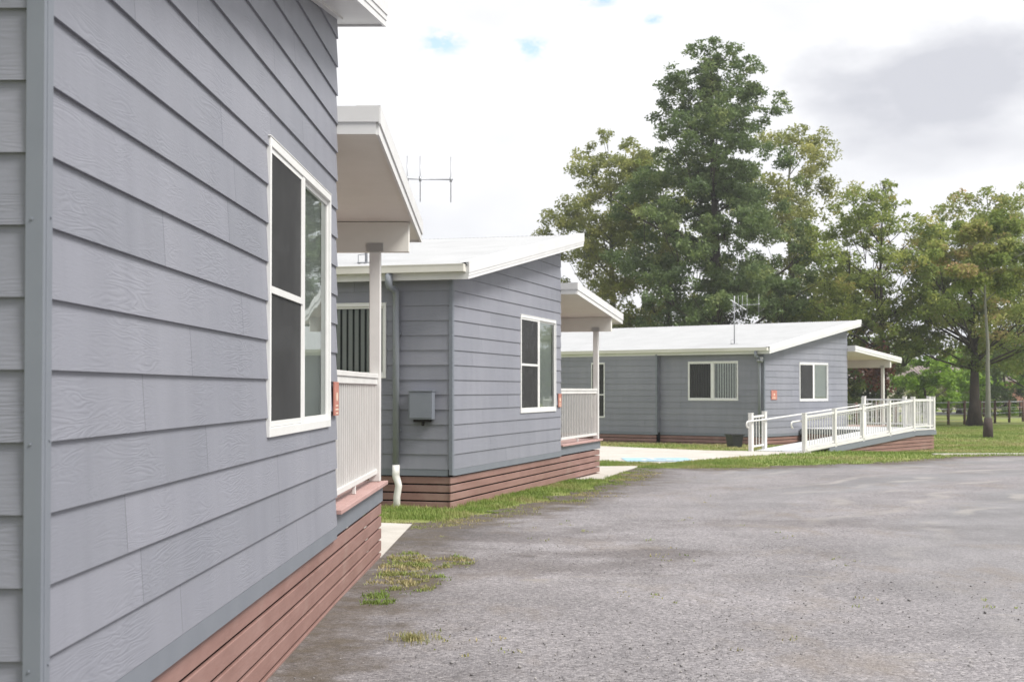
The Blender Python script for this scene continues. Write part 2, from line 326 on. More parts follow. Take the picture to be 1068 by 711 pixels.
# ------------------------------------------------------------------ mesh builder
def tag(o, label=None, cat=None, group=None, kind=None):
    if label: o['label'] = label
    if cat: o['category'] = cat
    if group: o['group'] = group
    if kind: o['kind'] = kind
    return o
def empty(name, loc, rz=0):
    o = bpy.data.objects.new(name, None); COL.objects.link(o); o.location = loc; o.rotation_euler = (0, 0, rz); o.empty_display_size = .3
    return o
class MB:
    def __init__(s): s.v = []; s.f = []; s.a = []; s.tag = 0.5
    def face(s, pts):
        n = len(s.v); s.v += [tuple(p) for p in pts]; s.f.append(tuple(range(n, n+len(pts)))); s.a.append(s.tag)
    def hexa(s, p):      # p: 4 bottom (ccw), 4 top
        n = len(s.v); s.v += [tuple(q) for q in p]
        for f in ((3, 2, 1, 0), (4, 5, 6, 7), (0, 1, 5, 4), (1, 2, 6, 5), (2, 3, 7, 6), (3, 0, 4, 7)):
            s.f.append(tuple(n+i for i in f)); s.a.append(s.tag)
    def box(s, x0, x1, y0, y1, z0, z1):
        s.hexa([(x0, y0, z0), (x1, y0, z0), (x1, y1, z0), (x0, y1, z0), (x0, y0, z1), (x1, y0, z1), (x1, y1, z1), (x0, y1, z1)])
    def slope(s, x0, x1, y0, y1, zb, zt):   # zb, zt functions of y
        s.hexa([(x0, y0, zb(y0)), (x1, y0, zb(y0)), (x1, y1, zb(y1)), (x0, y1, zb(y1)),
                (x0, y0, zt(y0)), (x1, y0, zt(y0)), (x1, y1, zt(y1)), (x0, y1, zt(y1))])
    def tube(s, pts, r, seg=10, caps=True):
        pts = [Vector(p) for p in pts]; n0 = len(s.v); k = len(pts)
        rs = r if isinstance(r, (list, tuple)) else [r]*k
        up = None
        for i, p in enumerate(pts):
            d = (pts[min(i+1, k-1)]-pts[max(i-1, 0)]).normalized()
            if up is None or abs(up.dot(d)) > .95:
                up = Vector((0, 0, 1)) if abs(d.z) < .9 else Vector((1, 0, 0))
            a = d.cross(up).normalized(); b = a.cross(d).normalized(); up = b
            for j in range(seg):
                t = 2*math.pi*j/seg; q = p+a*math.cos(t)*rs[i]+b*math.sin(t)*rs[i]; s.v.append(tuple(q))
        for i in range(k-1):
            for j in range(seg):
                j2 = (j+1) % seg
                s.f.append((n0+i*seg+j, n0+i*seg+j2, n0+(i+1)*seg+j2, n0+(i+1)*seg+j)); s.a.append(s.tag)
        if caps:
            s.f.append(tuple(n0+j for j in reversed(range(seg)))); s.a.append(s.tag)
            s.f.append(tuple(n0+(k-1)*seg+j for j in range(seg))); s.a.append(s.tag)
    def build(s, name, m, parent=None, smooth=False, attr=None, bevel=0):
        me = bpy.data.meshes.new(name); me.from_pydata(s.v, [], s.f); me.materials.append(m); me.update()
        if smooth: me.polygons.foreach_set('use_smooth', [True]*len(me.polygons))
        if attr:
            at = me.attributes.new(attr, 'FLOAT', 'FACE'); at.data.foreach_set('value', s.a)
        o = bpy.data.objects.new(name, me); COL.objects.link(o)
        if parent: o.parent = parent
        if bevel:
            bv = o.modifiers.new('bevel', 'BEVEL'); bv.width = bevel; bv.segments = 2; bv.limit_method = 'ANGLE'
        return o

def clip(poly, n, d):     # keep points with n.p <= d, 2-D
    out = []
    for i in range(len(poly)):
        a, b = poly[i], poly[(i+1) % len(poly)]
        fa = n[0]*a[0]+n[1]*a[1]-d; fb = n[0]*b[0]+n[1]*b[1]-d
        if fa <= 0: out.append(a)
        if (fa < 0) != (fb < 0) and fa != fb:
            t = fa/(fa-fb); out.append((a[0]+t*(b[0]-a[0]), a[1]+t*(b[1]-a[1])))
    return out
PITCHB = .2; LAP = .016
def clad_wall(mb, P, a0, a1, zstart, top, holes, seed, joint=2.7):
    """lap boards; P(a,z,d) maps wall coordinates to 3-D, top(a) is linear"""
    rn = random.Random(seed)
    s1 = (top(a1)-top(a0))/(a1-a0); zt = max(top(a0), top(a1))
    k = 0; z = zstart
    while z < zt:
        z2 = z+PITCHB
        cuts = [a0]; x = a0+rn.uniform(.6, joint)
        while x < a1-.3: cuts.append(x); x += joint*rn.uniform(.9, 1.1)
        cuts.append(a1)
        for i in range(len(cuts)-1):
            mb.tag = rn.random()
            lo = cuts[i]+(.0012 if i else 0); hi = cuts[i+1]-(.0012 if i < len(cuts)-2 else 0)
            rects = [(lo, hi, z, z2)]
            for (h0, h1, hz0, hz1) in holes:
                nr = []
                for (r0, r1, q0, q1) in rects:
                    if h1 <= r0 or h0 >= r1 or hz1 <= q0 or hz0 >= q1: nr.append((r0, r1, q0, q1)); continue
                    if h0 > r0: nr.append((r0, h0, q0, q1))
                    if h1 < r1: nr.append((h1, r1, q0, q1))
                    m0, m1 = max(r0, h0), min(r1, h1)
                    if hz0 > q0: nr.append((m0, m1, q0, hz0))
                    if hz1 < q1: nr.append((m0, m1, hz1, q1))
                rects = nr
            for (r0, r1, q0, q1) in rects:
                poly = [(r0, q0), (r1, q0), (r1, q1), (r0, q1)]
                poly = clip(poly, (-s1, 1.0), top(a0)-s1*a0)
                if len(poly) < 3: continue
                dep = lambda q: LAP-(LAP-.003)*(q-z)/PITCHB
                mb.face([P(a, q, dep(q)) for a, q in poly])
                if abs(q0-z) < 1e-6:      # bottom lip
                    lo_pts = [p for p in poly if abs(p[1]-q0) < 1e-6]
                    if len(lo_pts) >= 2:
                        x0 = min(p[0] for p in lo_pts); x1 = max(p[0] for p in lo_pts)
                        mb.face([P(x0, q0, .0), P(x1, q0, .0), P(x1, q0, LAP), P(x0, q0, LAP)])
        z = z2; k += 1
def back_wall(mb, P, a0, a1, z0, top, holes, d=-.004):
    """sheathing behind the boards with the same openings"""
    rects = [(a0, a1, z0, 9.0)]
    for (h0, h1, hz0, hz1) in holes:
        nr = []
        for (r0, r1, q0, q1) in rects:
            if h1 <= r0 or h0 >= r1 or hz1 <= q0 or hz0 >= q1: nr.append((r0, r1, q0, q1)); continue
            if h0 > r0: nr.append((r0, h0, q0, q1))
            if h1 < r1: nr.append((h1, r1, q0, q1))
            m0, m1 = max(r0, h0), min(r1, h1)
            if hz0 > q0: nr.append((m0, m1, q0, hz0))
            if hz1 < q1: nr.append((m0, m1, hz1, q1))
        rects = nr
    s1 = (top(a1)-top(a0))/(a1-a0)
    for (r0, r1, q0, q1) in rects:
        poly = clip([(r0, q0), (r1, q0), (r1, q1), (r0, q1)], (-s1, 1.0), top(a0)-s1*a0)
        if len(poly) >= 3: mb.face([P(a, q, d) for a, q in poly])

def PB(mb, P, a0, a1, z0, z1, d0, d1):
    mb.hexa([P(a0, z0, d1), P(a1, z0, d1), P(a1, z0, d0), P(a0, z0, d0), P(a0, z1, d1), P(a1, z1, d1), P(a1, z1, d0), P(a0, z1, d0)])

def window(root, P, a0, a1, z0, z1, bar=None, left='screen', right='glass', blind='closed', narrow=False):
    """aluminium sliding window: frame, sashes, insect screen, glass, blind, room behind. Left is the low end of a."""
    fr = MB(); t = .035; D0, D1 = -.05, .026
    PB(fr, P, a0, a0+t, z0, z1, D0, D1); PB(fr, P, a1-t, a1, z0, z1, D0, D1)
    PB(fr, P, a0+t, a1-t, z1-t-.01, z1, D0, D1); PB(fr, P, a0+t, a1-t, z0, z0+t+.015, D0, D1)
    PB(fr, P, a0-.008, a1+.008, z1+.001, z1+.008, -.004, D1+.003)     # head flashing
    win = fr.build('window', M['alu'], root, bevel=.003)
    am = (a0+a1)/2
    sh = MB(); s = .04
    if not narrow:
        PB(sh, P, am-.055, am+.03, z0+.052, z1-.047, -.004, .022)
        for (q0, q1, dd) in ((a0+t, am-.055, .010), (am+.03, a1-t, -.004)):
            PB(sh, P, q0, q0+.022, z0+.052, z1-.047, dd-.008, dd+.008); PB(sh, P, q1-.022, q1, z0+.052, z1-.047, dd-.008, dd+.008)
            PB(sh, P, q0+.022, q1-.022, z0+.052, z0+.082, dd-.008, dd+.008); PB(sh, P, q0+.022, q1-.022, z1-.072, z1-.047, dd-.008, dd+.008)
    if bar: PB(sh, P, a0+t, (a1-t if narrow else am-.055), bar-.018, bar+.018, .002, .024)
    if sh.v: sh.build('sash', M['alu'], win)
    if left == 'screen':
        sc = MB(); sc.face([P(a0+t, z0+.05, .014), P((am-.055 if not narrow else a1-t), z0+.05, .014), P((am-.055 if not narrow else a1-t), z1-.045, .014), P(a0+t, z1-.045, .014)])
        sc.build('insect_screen', M['screen'], win)
    gl = MB()
    gl.face([P(a0+t, z0+.05, -.006), P(a1-t, z0+.05, -.006), P(a1-t, z1-.045, -.006), P(a0+t, z1-.045, -.006)])
    gl.build('glass_pane', M['glass'], win)
    bl = MB(); n = int((a1-a0-.08)/.09)
    bd = -.034 if blind == 'closed' else -.075
    for i in range(n):
        c = a0+.08+i*.09
        ang = R(5 if blind == 'closed' else 30) + R(random.uniform(-3, 3))
        dx, dd = .044*math.cos(ang), .044*math.sin(ang)
        bl.hexa([P(c-dx, z0+.04, bd-dd), P(c+dx, z0+.04, bd+dd), P(c+dx, z0+.04, bd-.003+dd), P(c-dx, z0+.04, bd-.003-dd),
                 P(c-dx, z1-.07, bd-dd), P(c+dx, z1-.07, bd+dd), P(c+dx, z1-.07, bd-.003+dd), P(c-dx, z1-.07, bd-.003-dd)])
    PB(bl, P, a0+.04, a1-.04, z1-.07, z1-.02, -.12, -.035)
    bl.build('vertical_blind', M['blind'], win)
    rm = MB(); q = [(a0, z0), (a1, z0), (a1, z1), (a0, z1)]
    for i in range(4):
        u, v = q[i], q[(i+1) % 4]
        rm.face([P(u[0], u[1], -.05), P(v[0], v[1], -.05), P(v[0], v[1], -.9), P(u[0], u[1], -.9)])
    rm.face([P(a, z, -.9) for a, z in q])
    rm.build('room_reveal', M['inner'], win)
    return win

# ------------------------------------------------------------------ cottage
FB0, SL = 2.605, .162
fb = lambda y: FB0+SL*(y+.2)
LG = 6.0                      # gable length
def cottage(name, A, theta, base, W, label, P_):
    """local x: outward from the gable wall, y: along it away from the eave wall, z: from the cladding's lower edge"""
    root = empty(name, (A[0], A[1], base), -theta)
    tag(root, label, 'cottage', 'grey weatherboard cottages along the drive')
    gab = lambda a, z, d: (d, a, z)             # gable wall (a = y)
    def eav(y0): return lambda a, z, d: (a, y0-d, z)
    gw = P_['gwin']; gh = [(gw[0], gw[1], gw[2], gw[3])]
    top = lambda a: fb(a)+.03
    # gable wall
    mb = MB(); clad_wall(mb, gab, .045, LG-.005, .076, top, gh, P_['seed']); wall = mb.build('wall', M['clad'], root, attr='board')
    sh = MB(); back_wall(sh, gab, 0, LG, 0, top, gh)
    sh.face([(-.004, LG-.01, 0), (-W, LG-.01, 0), (-W, LG-.01, fb(LG)+.02), (-.004, LG-.01, fb(LG)+.02)])      # long rear wall
    sh.face([(-W, .01, 0), (-W, LG-.01, 0), (-W, LG-.01, fb(LG)+.02), (-W, .01, fb(0)+.02)])
    # eave walls
    segs = P_['front']     # (x0, x1, yoff, holes)
    mb = MB(); ft = lambda a: fb(0)+.0+.03+0*a
    for i, (x0, x1, yo, holes) in enumerate(segs):
        zt = fb(yo)+.03
        clad_wall(mb, eav(yo), x0, x1-(.030 if i == 0 else 0), .076, lambda a: zt, holes, P_['seed']+9+i)
        back_wall(sh, eav(yo), x0, x1, 0, lambda a: zt, holes)
        if i:
            clad_wall(mb, (lambda X: (lambda a, z, d: (X+d, a, z)))(x1), yo, segs[i-1][2], .076, lambda a: zt, [], 5)
            back_wall(sh, (lambda X: (lambda a, z, d: (X+d, a, z)))(x1), yo, segs[i-1][2], 0, lambda a: zt, [])
    mb.build('wall', M['clad'], root, attr='board')
    mb = MB(); clad_wall(mb, lambda a, z, d: (a, LG+d-.008, z), -W, -.02, .076, lambda a: fb(LG)+.02, [(-2.2, -1.25, .185, 2.25)], 77)
    mb.build('wall', M['clad'], root, attr='board')
    sh.build('wall_sheathing', M['dark'], root)
    # door on the porch side
    dm = MB(); dm.box(-2.2, -1.25, LG-.008, LG+.02, .185, 2.25); dr = dm.build('door', M['white'], root)
    hm = MB(); hm.tube([(-1.33, LG+.02, 1.15), (-1.33, LG+.07, 1.15), (-1.45, LG+.07, 1.15)], .01, 8); hm.build('door_handle', M['galv'], dr, smooth=True)
    # corner trims and base strip
    ct = MB()
    ct.box(-.030, .021, -.024, -.001, 0, fb(0)+.03); ct.box(.001, .023, -.001, .046, 0, fb(0)+.03)
    for z in np.arange(.25, 2.5, .62): ct.tube([(-.012, -.0275, z), (-.012, -.0235, z)], .0045, 8); ct.tube([(.0235, .028, z+.01), (.0265, .028, z+.01)], .0045, 8)
    for i, (x0, x1, yo, h) in enumerate(segs):
        if i: ct.box(x1-.045, x1+.02, yo-.02, yo-.001, 0, fb(yo)+.03); ct.box(x1+.001, x1+.02, yo-.001, yo+.045, 0, fb(yo)+.03)
    ct.build('corner_trim', M['trim'], root, bevel=.003)
    bs = MB(); bs.box(-.003, .015, .046, LG, -.012, .074)
    for i, (x0, x1, yo, h) in enumerate(segs):
        bs.box(x0, x1-.046, yo-.012, yo+.003, -.012, .074)
    bs.build('base_strip', M['trim'], root)
    # skirting slats
    sk = MB(); z = -.028; pt, sw = .112, .091; gd = P_['skirt']
    xs_end = .0
    while z > gd:
        y = 0.0; 
        sk.box(-.035, -.012, .0, 9.2, z-sw, z)
        for i, (x0, x1, yo, h) in enumerate(segs):
            sk.box(x0, x1-.036, yo+.012, yo+.035, z-sw, z)
        sk.box(-4.0, -.036, 9.175, 9.2, z-sw, z)
        z -= pt
    sk.build('skirting', M['slat'], root, bevel=.004)
    und = MB(); und.box(-W, -.35, .35, LG, gd, -.03); und.box(-3.6, -.35, LG, 8.9, gd, -.03); und.build('underfloor_shade', M['dark'], root)  # near-black blocks stand in for the shade behind the slats
    # ---- main roof
    x0r, x1r = -W-.3, .3; y0r, y1r = -.2, 6.5
    nx = int((x1r-x0r)/.019); rv = MB()
    xs = np.linspace(x0r, x1r, nx); 
    for i, x in enumerate(xs):
        zo = .206+.008*math.cos(2*math.pi*(x-x0r)/.076)
        rv.v.append((x, y0r-.05, fb(y0r-.05)+zo)); rv.v.append((x, y1r+.03, fb(y1r+.03)+zo))
    for i in range(nx-1): rv.f.append((2*i, 2*i+2, 2*i+3, 2*i+1)); rv.a.append(.5)
    roof = rv.build('roof', M['roof'], root, smooth=True)
    rc = MB(); rc.box(x0r+.05, x1r-.14, y1r+.005, y1r+.035, fb(y1r)+.17, fb(y1r+.02)+.2085); rc.build('ridge_closure', M['dark'], roof)
    fs = MB()
    fs.slope(x1r-.02, x1r, y0r, y1r, fb, lambda y: fb(y)+.195)
    fs.slope(x1r, x1r+.013, y0r-.004, y1r+.004, lambda y: fb(y)+.085, lambda y: fb(y)+.222)
    fs.slope(x1r, x1r+.006, y0r-.002, y1r+.002, lambda y: fb(y)+.045, lambda y: fb(y)+.0835)
    fs.slope(x1r-.13, x1r+.013, y0r-.004, y1r+.004, lambda y: fb(y)+.223, lambda y: fb(y)+.230)
    fs.slope(x0r, x0r+.02, y0r, y1r, fb, lambda y: fb(y)+.22)
    fs.box(x0r+.02, x1r-.02, y0r, y0r+.02, fb(y0r), fb(y0r)+.185)
    fs.box(x0r+.02, x1r-.02, y1r-.02, y1r, fb(y1r), fb(y1r)+.19)
    fs.build('fascia', M['white'], roof)
    gu = MB(); zt = fb(y0r)+.2; q = zt-.105
    gu.box(x0r, x1r-.03, y0r-.118, y0r-.002, q, q+.006)
    gu.box(x0r, x1r-.03, y0r-.122, y0r-.116, q, zt-.012); gu.box(x0r, x1r-.03, y0r-.128, y0r-.110, zt-.014, zt-.002)
    gu.box(x1r-.033, x1r-.030, y0r-.116, y0r-.002, q+.006, zt-.004)
    gu.build('gutter', M['cream'], roof)
    so = MB(); zs = lambda y: fb(y)+.018; zs2 = lambda y: fb(y)+.026
    so.slope(.0, x1r-.02, y0r+.02, y1r-.02, zs, zs2)
    so.slope(x0r+.02, .0, y0r+.02, .35, zs, zs2)
    so.slope(x0r+.02, .0, LG-.02, y1r-.02, zs, zs2)
    so.build('soffit', M['white'], roof)
    ml = MB(); ml.slope(.012, .05, .0, LG, lambda y: fb(y)+.002, lambda y: fb(y)+.018)
    ml.build('soffit_moulding', M['white'], roof)
    # ---- porch roof
    pb = lambda y: 2.805-.345/3.9*(y-6.05)
    ye = 9.95; pr = MB(); xs = np.arange(-4.3, .30, .019)
    for x in xs:
        zo = .176+.008*math.cos(2*math.pi*x/.076)
        pr.v.append((x, 6.0, pb(6.0)+zo)); pr.v.append((x, ye+.03, pb(ye+.03)+zo))
    for i in range(len(xs)-1): pr.f.append((2*i, 2*i+2, 2*i+3, 2*i+1)); pr.a.append(.5)
    prf = pr.build('porch_roof', M['roof'], root, smooth=True)
    pf = MB()
    pf.slope(.28, .30, 6.02, ye, pb, lambda y: pb(y)+.17)
    pf.slope(.30, .312, 6.0, ye+.004, lambda y: pb(y)+.075, lambda y: pb(y)+.196)
    pf.slope(.14, .312, 6.0, ye+.004, lambda y: pb(y)+.197, lambda y: pb(y)+.203)
    pf.box(.005, .28, 6.0, 6.02, pb(6)+0, pb(6)+.175); pf.box(.005, .299, 5.990, 5.999, pb(6)+.085, pb(6)+.196)
    pf.box(-4.3, .28, ye-.02, ye, pb(ye), pb(ye)+.165)
    pf.box(-4.3, .27, ye+.004, ye+.11, pb(ye)+.075, pb(ye)+.155)
    pf.build('porch_fascia', M['white'], prf)
    ps = MB(); ps.slope(-4.28, .28, 6.02, ye-.02, lambda y: pb(y)+.02, lambda y: pb(y)+.03); ps.build('porch_soffit', M['soffit'], prf)
    bm = MB(); bm.box(-4.2, .25, 9.05, 9.15, 2.28, pb(9.1)+.019); bm.build('porch_beam', M['soffit'], root, bevel=.003)
    for xx in (-.06, -3.85):
        pm = MB(); pm.box(xx-.05, xx+.05, 9.05, 9.15, .186, 2.279); po = pm.build('porch_post', M['rail'], root, bevel=.006)
        bp = MB()
        for sx in (-1, 1): bp.box(xx+sx*.051-.004, xx+sx*.051+.004, 9.06, 9.14, 2.18, 2.36) if False else bp.box(xx-.075, xx+.075, 9.041, 9.049, 2.285, 2.36)
        bp.build('post_bracket', M['rail'], po)
    # ---- deck
    dk = MB()
    dk.box(-4.0, -.0, 9.165, 9.205, 0, .149); dk.box(-.04, .0, 6.0, 9.164, -.0, .149)
    deck = dk.build('deck', M['trim'], root)
    db = MB(); yy = 6.004
    while yy < 9.15:
        db.box(-4.0, .0, yy, min(yy+.135, 9.24), .152, .183); yy += .140
    db.box(.002, .045, 6.004, 9.25, .151, .184)
    db.build('deck_boards', M['deck'], deck, bevel=.004)
    st = MB()
    for i in range(2): st.box(-1.5, -.3, 9.26+.28*i, 9.26+.28*i+.27, .03-.16*i, .06-.16*i)
    st.box(-1.52, -1.48, 9.22, 9.80, P_['skirt'], .02); st.box(-.32, -.28, 9.22, 9.80, P_['skirt'], .02)
    st.build('steps', M['deck'], root)
    # ---- porch railing
    if P_.get('rail', True):
        rl = MB(); rl.box(-.085, -.025, 6.03, 9.05, 1.125, 1.165); rl.box(-.075, -.035, 6.03, 9.05, 1.07, 1.1245)
        rl.box(-.075, -.035, 6.03, 9.05, .255, .300); rl.box(-.08, -.03, 6.012, 6.03, .186, 1.16)
        for yy in (7.5,): rl.box(-.07, -.04, yy-.015, yy+.015, .186, .2545)
        ro = rl.build('railing', M['rail'], root, bevel=.004)
        n = 24
        for i in range(n):
            y = 6.03+3.02*(i+.5)/n; b = MB(); b.box(-.064, -.046, y-.009, y+.009, .3005, 1.0695); b.build('baluster', M['rail'], ro)
        rl = MB(); rl.box(-3.8, -1.6, 9.08, 9.12, 1.07, 1.16); rl.box(-3.8, -1.6, 9.08, 9.12, .255, .30); rl.box(-1.6, -1.52, 9.06, 9.14, .186, 1.18)
        ro = rl.build('railing', M['rail'], root)
        for i in range(17):
            x = -3.7+i*.125; b = MB(); b.box(x-.009, x+.009, 9.09, 9.11, .3005, 1.0695); b.build('baluster', M['rail'], ro)
    # ---- windows
    window(root, gab, *gw[:4], bar=gw[4], blind='closed')
    for i, (x0, x1, yo, holes) in enumerate(segs):
        for h in holes: window(root, eav(yo), *h, blind='open', narrow=(h[1]-h[0] < .9), bar=(1.31 if h[1]-h[0] < .9 else None), left=('screen' if (h[1]-h[0] < .9 or W > 10) else 'none'))
    # ---- downpipe
    dx = P_['pipe']; yo = segs[0][2]; r = .045; gzl = P_['skirt']+.02
    dp = MB(); zt = fb(-.2)+.09
    dp.tube([(dx-.03, -.27, zt), (dx-.03, -.27, zt-.13), (dx-.028, -.25, zt-.175), (dx-.01, -.13, zt-.20), (dx, -.08, zt-.24), (dx, -.072, zt-.5), (dx, -.072, .12)], [r*1.15, r*1.15, r*1.1, r, r, r, r], 14)
    pp = dp.build('downpipe', M['pipe'], root, smooth=True)
    if P_['pvc']:
        pv = MB(); pv.tube([(dx, -.072, .13), (dx, -.072, .0), (dx, -.072, -.02), (dx+.03, -.085, -.09), (dx+.045, -.09, -.14), (dx+.045, -.09, -.16), (dx+.02, -.09, -.3), (dx+.02, -.09, -.6)], [r*1.13]*3+[r*1.05]*5, 14)
        pv.build('pipe_outlet', M['pvc'], pp, smooth=True)
    for z in (.6, 1.9):
        br = MB(); br.box(dx-.06, dx+.06, -.045, -.021, z-.012, z+.012); br.build('pipe_bracket', M['pipe'], pp)
    return root

L1 = [(-9.0, 0, 0, [(-3.1, -1.0, 1.30, 2.32)])]
GW = (3.37, 5.60, .776, 2.324, 1.54)
A1 = (-1.31, 3.93); A2 = (-.81, 19.06); A3 = (7.94, 44.8)
th1, th2, th3 = math.atan2(19, F), math.atan2(426, F), R(38.4)
B1, B2, B3 = .53, .41, .08
cA = cottage('cottage', A1, th1, B1, 9.0, 'nearest grey weatherboard cottage, its long side wall filling the left of the view',
        dict(gwin=GW, front=L1, skirt=-.56, pipe=-2.9, pvc=True, seed=11))
cB = cottage('cottage', A2, th2, B2, 9.0, 'middle grey cottage with a meter box and a downpipe ending in white pipe',
        dict(gwin=GW, front=[(-9.0, 0, 0, [(-3.1, -.93, 1.30, 2.32)])], skirt=-.62, pipe=-.765, pvc=True, seed=23))
cC = cottage('cottage', A3, th3, B3, 13.0, 'farthest grey cottage with a stepped front wall and the white access ramp beside it',
        dict(gwin=(2.38, 4.46, 1.10, 2.37, None), front=[(-3.87, 0, 0, [(-2.77, -.92, 1.13, 2.39)]), (-13.0, -3.87, -.19, [(-6.5, -5.95, .53, 2.39)])],
             skirt=-.42, pipe=-.12, pvc=False, seed=37, rail=False))
# meter box on the middle cottage
mb = MB(); mb.box(-.56, -.225, -.14, -.02, .745, 1.12); bx = mb.build('meter_box', M['trim'], cB, bevel=.006)
mb = MB(); mb.box(-.545, -.24, -.147, -.1405, .765, 1.10); mb.box(-.57, -.215, -.155, -.02, 1.121, 1.133); mb.build('box_cover', M['trim'], bx, bevel=.003)
mb = MB(); mb.box(-.50, -.27, -.12, -.03, .71, .744); mb.tube([(-.38, -.07, .72), (-.38, -.07, .66)], .02, 10); mb.build('cable_gland', M['dark'], bx)
# flood light on the far cottage's corner
mb = MB(); mb.box(-.09, -.01, -.1, -.021, 2.42, 2.5); fl = mb.build('flood_light', M['white'], cC)
mb = MB()
for sx in (-.10, .0):
    mb.tube([(sx, -.1, 2.42), (sx, -.19, 2.37)], [.03, .06], 12)
mb.build('lamp_head', M['galv'], fl, smooth=True)

def loc2w(A, th, base, x, y, z):
    n = (math.cos(th), -math.sin(th)); u = (math.sin(th), math.cos(th))
    return Vector((A[0]+n[0]*x+u[0]*y, A[1]+n[1]*x+u[1]*y, base+z))
# ------------------------------------------------------------------ small wall plaques
def plaque(A, th, base, y0, y1, z0, z1, label):
    c = loc2w(A, th, base, .016, (y0+y1)/2, (z0+z1)/2)
    root = empty('wall_plaque', c, -th); tag(root, label, 'sign', 'small red plaques on the cottage walls')
    h, k = (y1-y0)/2, (z1-z0)/2
    m = MB(); m.box(.004, .016, -h, h, -k, k); pl = m.build('plate', M['signred'], root, bevel=.002)
    m = MB(); pts = []
    for i in range(20):
        t = 2*math.pi*i/20; pts.append((.0178, .036*math.cos(t)*abs(math.cos(t))**-.4 if abs(math.cos(t)) > .05 else 0, .03*math.sin(t)+k*.12))
    m.face(pts)
    for j, wd in enumerate((.5, .7, .42)): m.box(.0164, .0178, -h*wd, h*wd, -k*.45-j*.026, -k*.45-j*.026+.009)
    m.build('print', M['signcream'], root)
plaque(A1, th1, B1, 5.74, 5.95, .845, 1.075, 'red plaque with a pale emblem between the nearest window and its porch railing')
plaque(A2, th2, B2, 5.74, 5.95, .845, 1.075, 'orange red plaque beside the window of the middle cottage')
plaque(A3, th3, B3, .42, .80, 1.16, 1.46, 'faded red plaque near the corner of the farthest cottage')

# ------------------------------------------------------------------ aerials
def antenna(p, zb, ztop, zboom, dirv, els, label, cross):
    root = empty('tv_antenna', (p[0], p[1], zb)); tag(root, label, 'antenna', 'television antennas on the roofs')
    H = ztop-zb; m = MB(); m.tube([(0, 0, 0), (0, 0, H)], .019, 10); m.build('mast', M['galv'], root, smooth=True)
    m = MB(); m.box(-.12, .12, -.06, .06, -.01, .004)
    m.tube([(-.11, 0, 0), (-.11, 0, .11), (0, 0, .12)], .008, 6); m.build('roof_bracket', M['galv'], root)
    d = Vector((dirv[0], dirv[1], 0)).normalized(); b = zboom-zb
    m = MB(); m.tube([d*-.12+Vector((0, 0, b)), d*(els[-1]+.03)+Vector((0, 0, b))], .011, 8); m.build('boom', M['galv'], root, smooth=True)
    for e in els:
        c = d*e+Vector((0, 0, b)); m = MB(); m.tube([c-Vector((0, 0, .32)), c+Vector((0, 0, .32))], .0075, 6)
        m.tube([c-Vector((0, 0, .035)), c+Vector((0, 0, .035))], .018, 8); m.build('element', M['galv'], root, smooth=True)
    m = MB()
    if cross: m.tube([(-.13, -.05, H-.14), (.38, -.02, H-.46)], .013, 6)
    m.box(-.05, .03, -.05, .02, H-.34, H-.18); m.build('signal_box', M['galv'], root)
pA = loc2w(A2, th2, B2, -1.37, .35, 0)
antenna(pA, B2+fb(.35)+.215, 4.72, 4.50, (1, .12), [.2, .57, .75, 1.18], 'antenna with three upright rods showing beyond the nearest porch roof', False)
pC = loc2w(A3, th3, B3, -1.51, .8, 0)
antenna(pC, B3+fb(.8)+.215, 4.62, 4.30, (.72, -.69), [.16, .32, .5, .95], 'thin grey antenna standing on the white roof of the farthest cottage', True)

# ------------------------------------------------------------------ access ramp
rr = empty('access_ramp', loc2w(A3, th3, 0, 3.2, -5, -.14), -th3)
tag(rr, 'white railed wheelchair ramp with pinkish brown slatted skirt at farthest cottage', 'ramp')
ry = lambda s: s+5.0            # local y in ramp frame; x measured from n=3.2
NO, NI = 3.9-3.2, 2.45-3.2
zf = lambda s: float(np.interp(s, [-5.6, -5.0, 2.37, 99], [.0, .02, .43, .43]))   # floor above ground -.14
def rbox(mb, n0, n1, s0, s1, b, t):
    mb.hexa([(n0, ry(s0), b(s0)), (n1, ry(s0), b(s0)), (n1, ry(s1), b(s1)), (n0, ry(s1), b(s1)),
             (n0, ry(s0), t(s0)), (n1, ry(s0), t(s0)), (n1, ry(s1), t(s1)), (n0, ry(s1), t(s1))])
m = MB()
rbox(m, NI-.05, NO+.02, -5.0, 2.37, lambda s: zf(s)-.03, zf)
rbox(m, NI-.05, NO+.02, 2.37, 3.97, lambda s: .40, lambda s: .43)
rbox(m, -3.14, -.3, 3.975, 6.0, lambda s: .40, lambda s: .43); rbox(m, -3.14, NI-.055, 2.37, 3.97, lambda s: .40, lambda s: .43)
m.build('ramp_floor', M['ramp'], rr)
m = MB()
rbox(m, NO+.021, NO+.07, -3.6, 2.37, lambda s: zf(s)-.17, lambda s: zf(s)-.02)
rbox(m, NO+.021, NO+.07, 2.37, 4.06, lambda s: .27, lambda s: .41)
rbox(m, -.3, NO+.02, 3.98, 4.06, lambda s: .26, lambda s: .41)
rbox(m, -.3, -.22, 4.06, 6.05, lambda s: .26, lambda s: .41)
rbox(m, -3.14, NI-.05, 2.30, 2.365, lambda s: .26, lambda s: .425)
m.build('ramp_bearer', M['trim'], rr)
m = MB(); rbox(m, NO-.03, NO+.055, -5.0, 2.37, lambda s: zf(s)+.001, lambda s: zf(s)+.075); rbox(m, NO-.03, NO+.055, 2.371, 3.97, lambda s: .431, lambda s: .47)
m.build('kerb_rail', M['rail'], rr)
m = MB(); z = .25
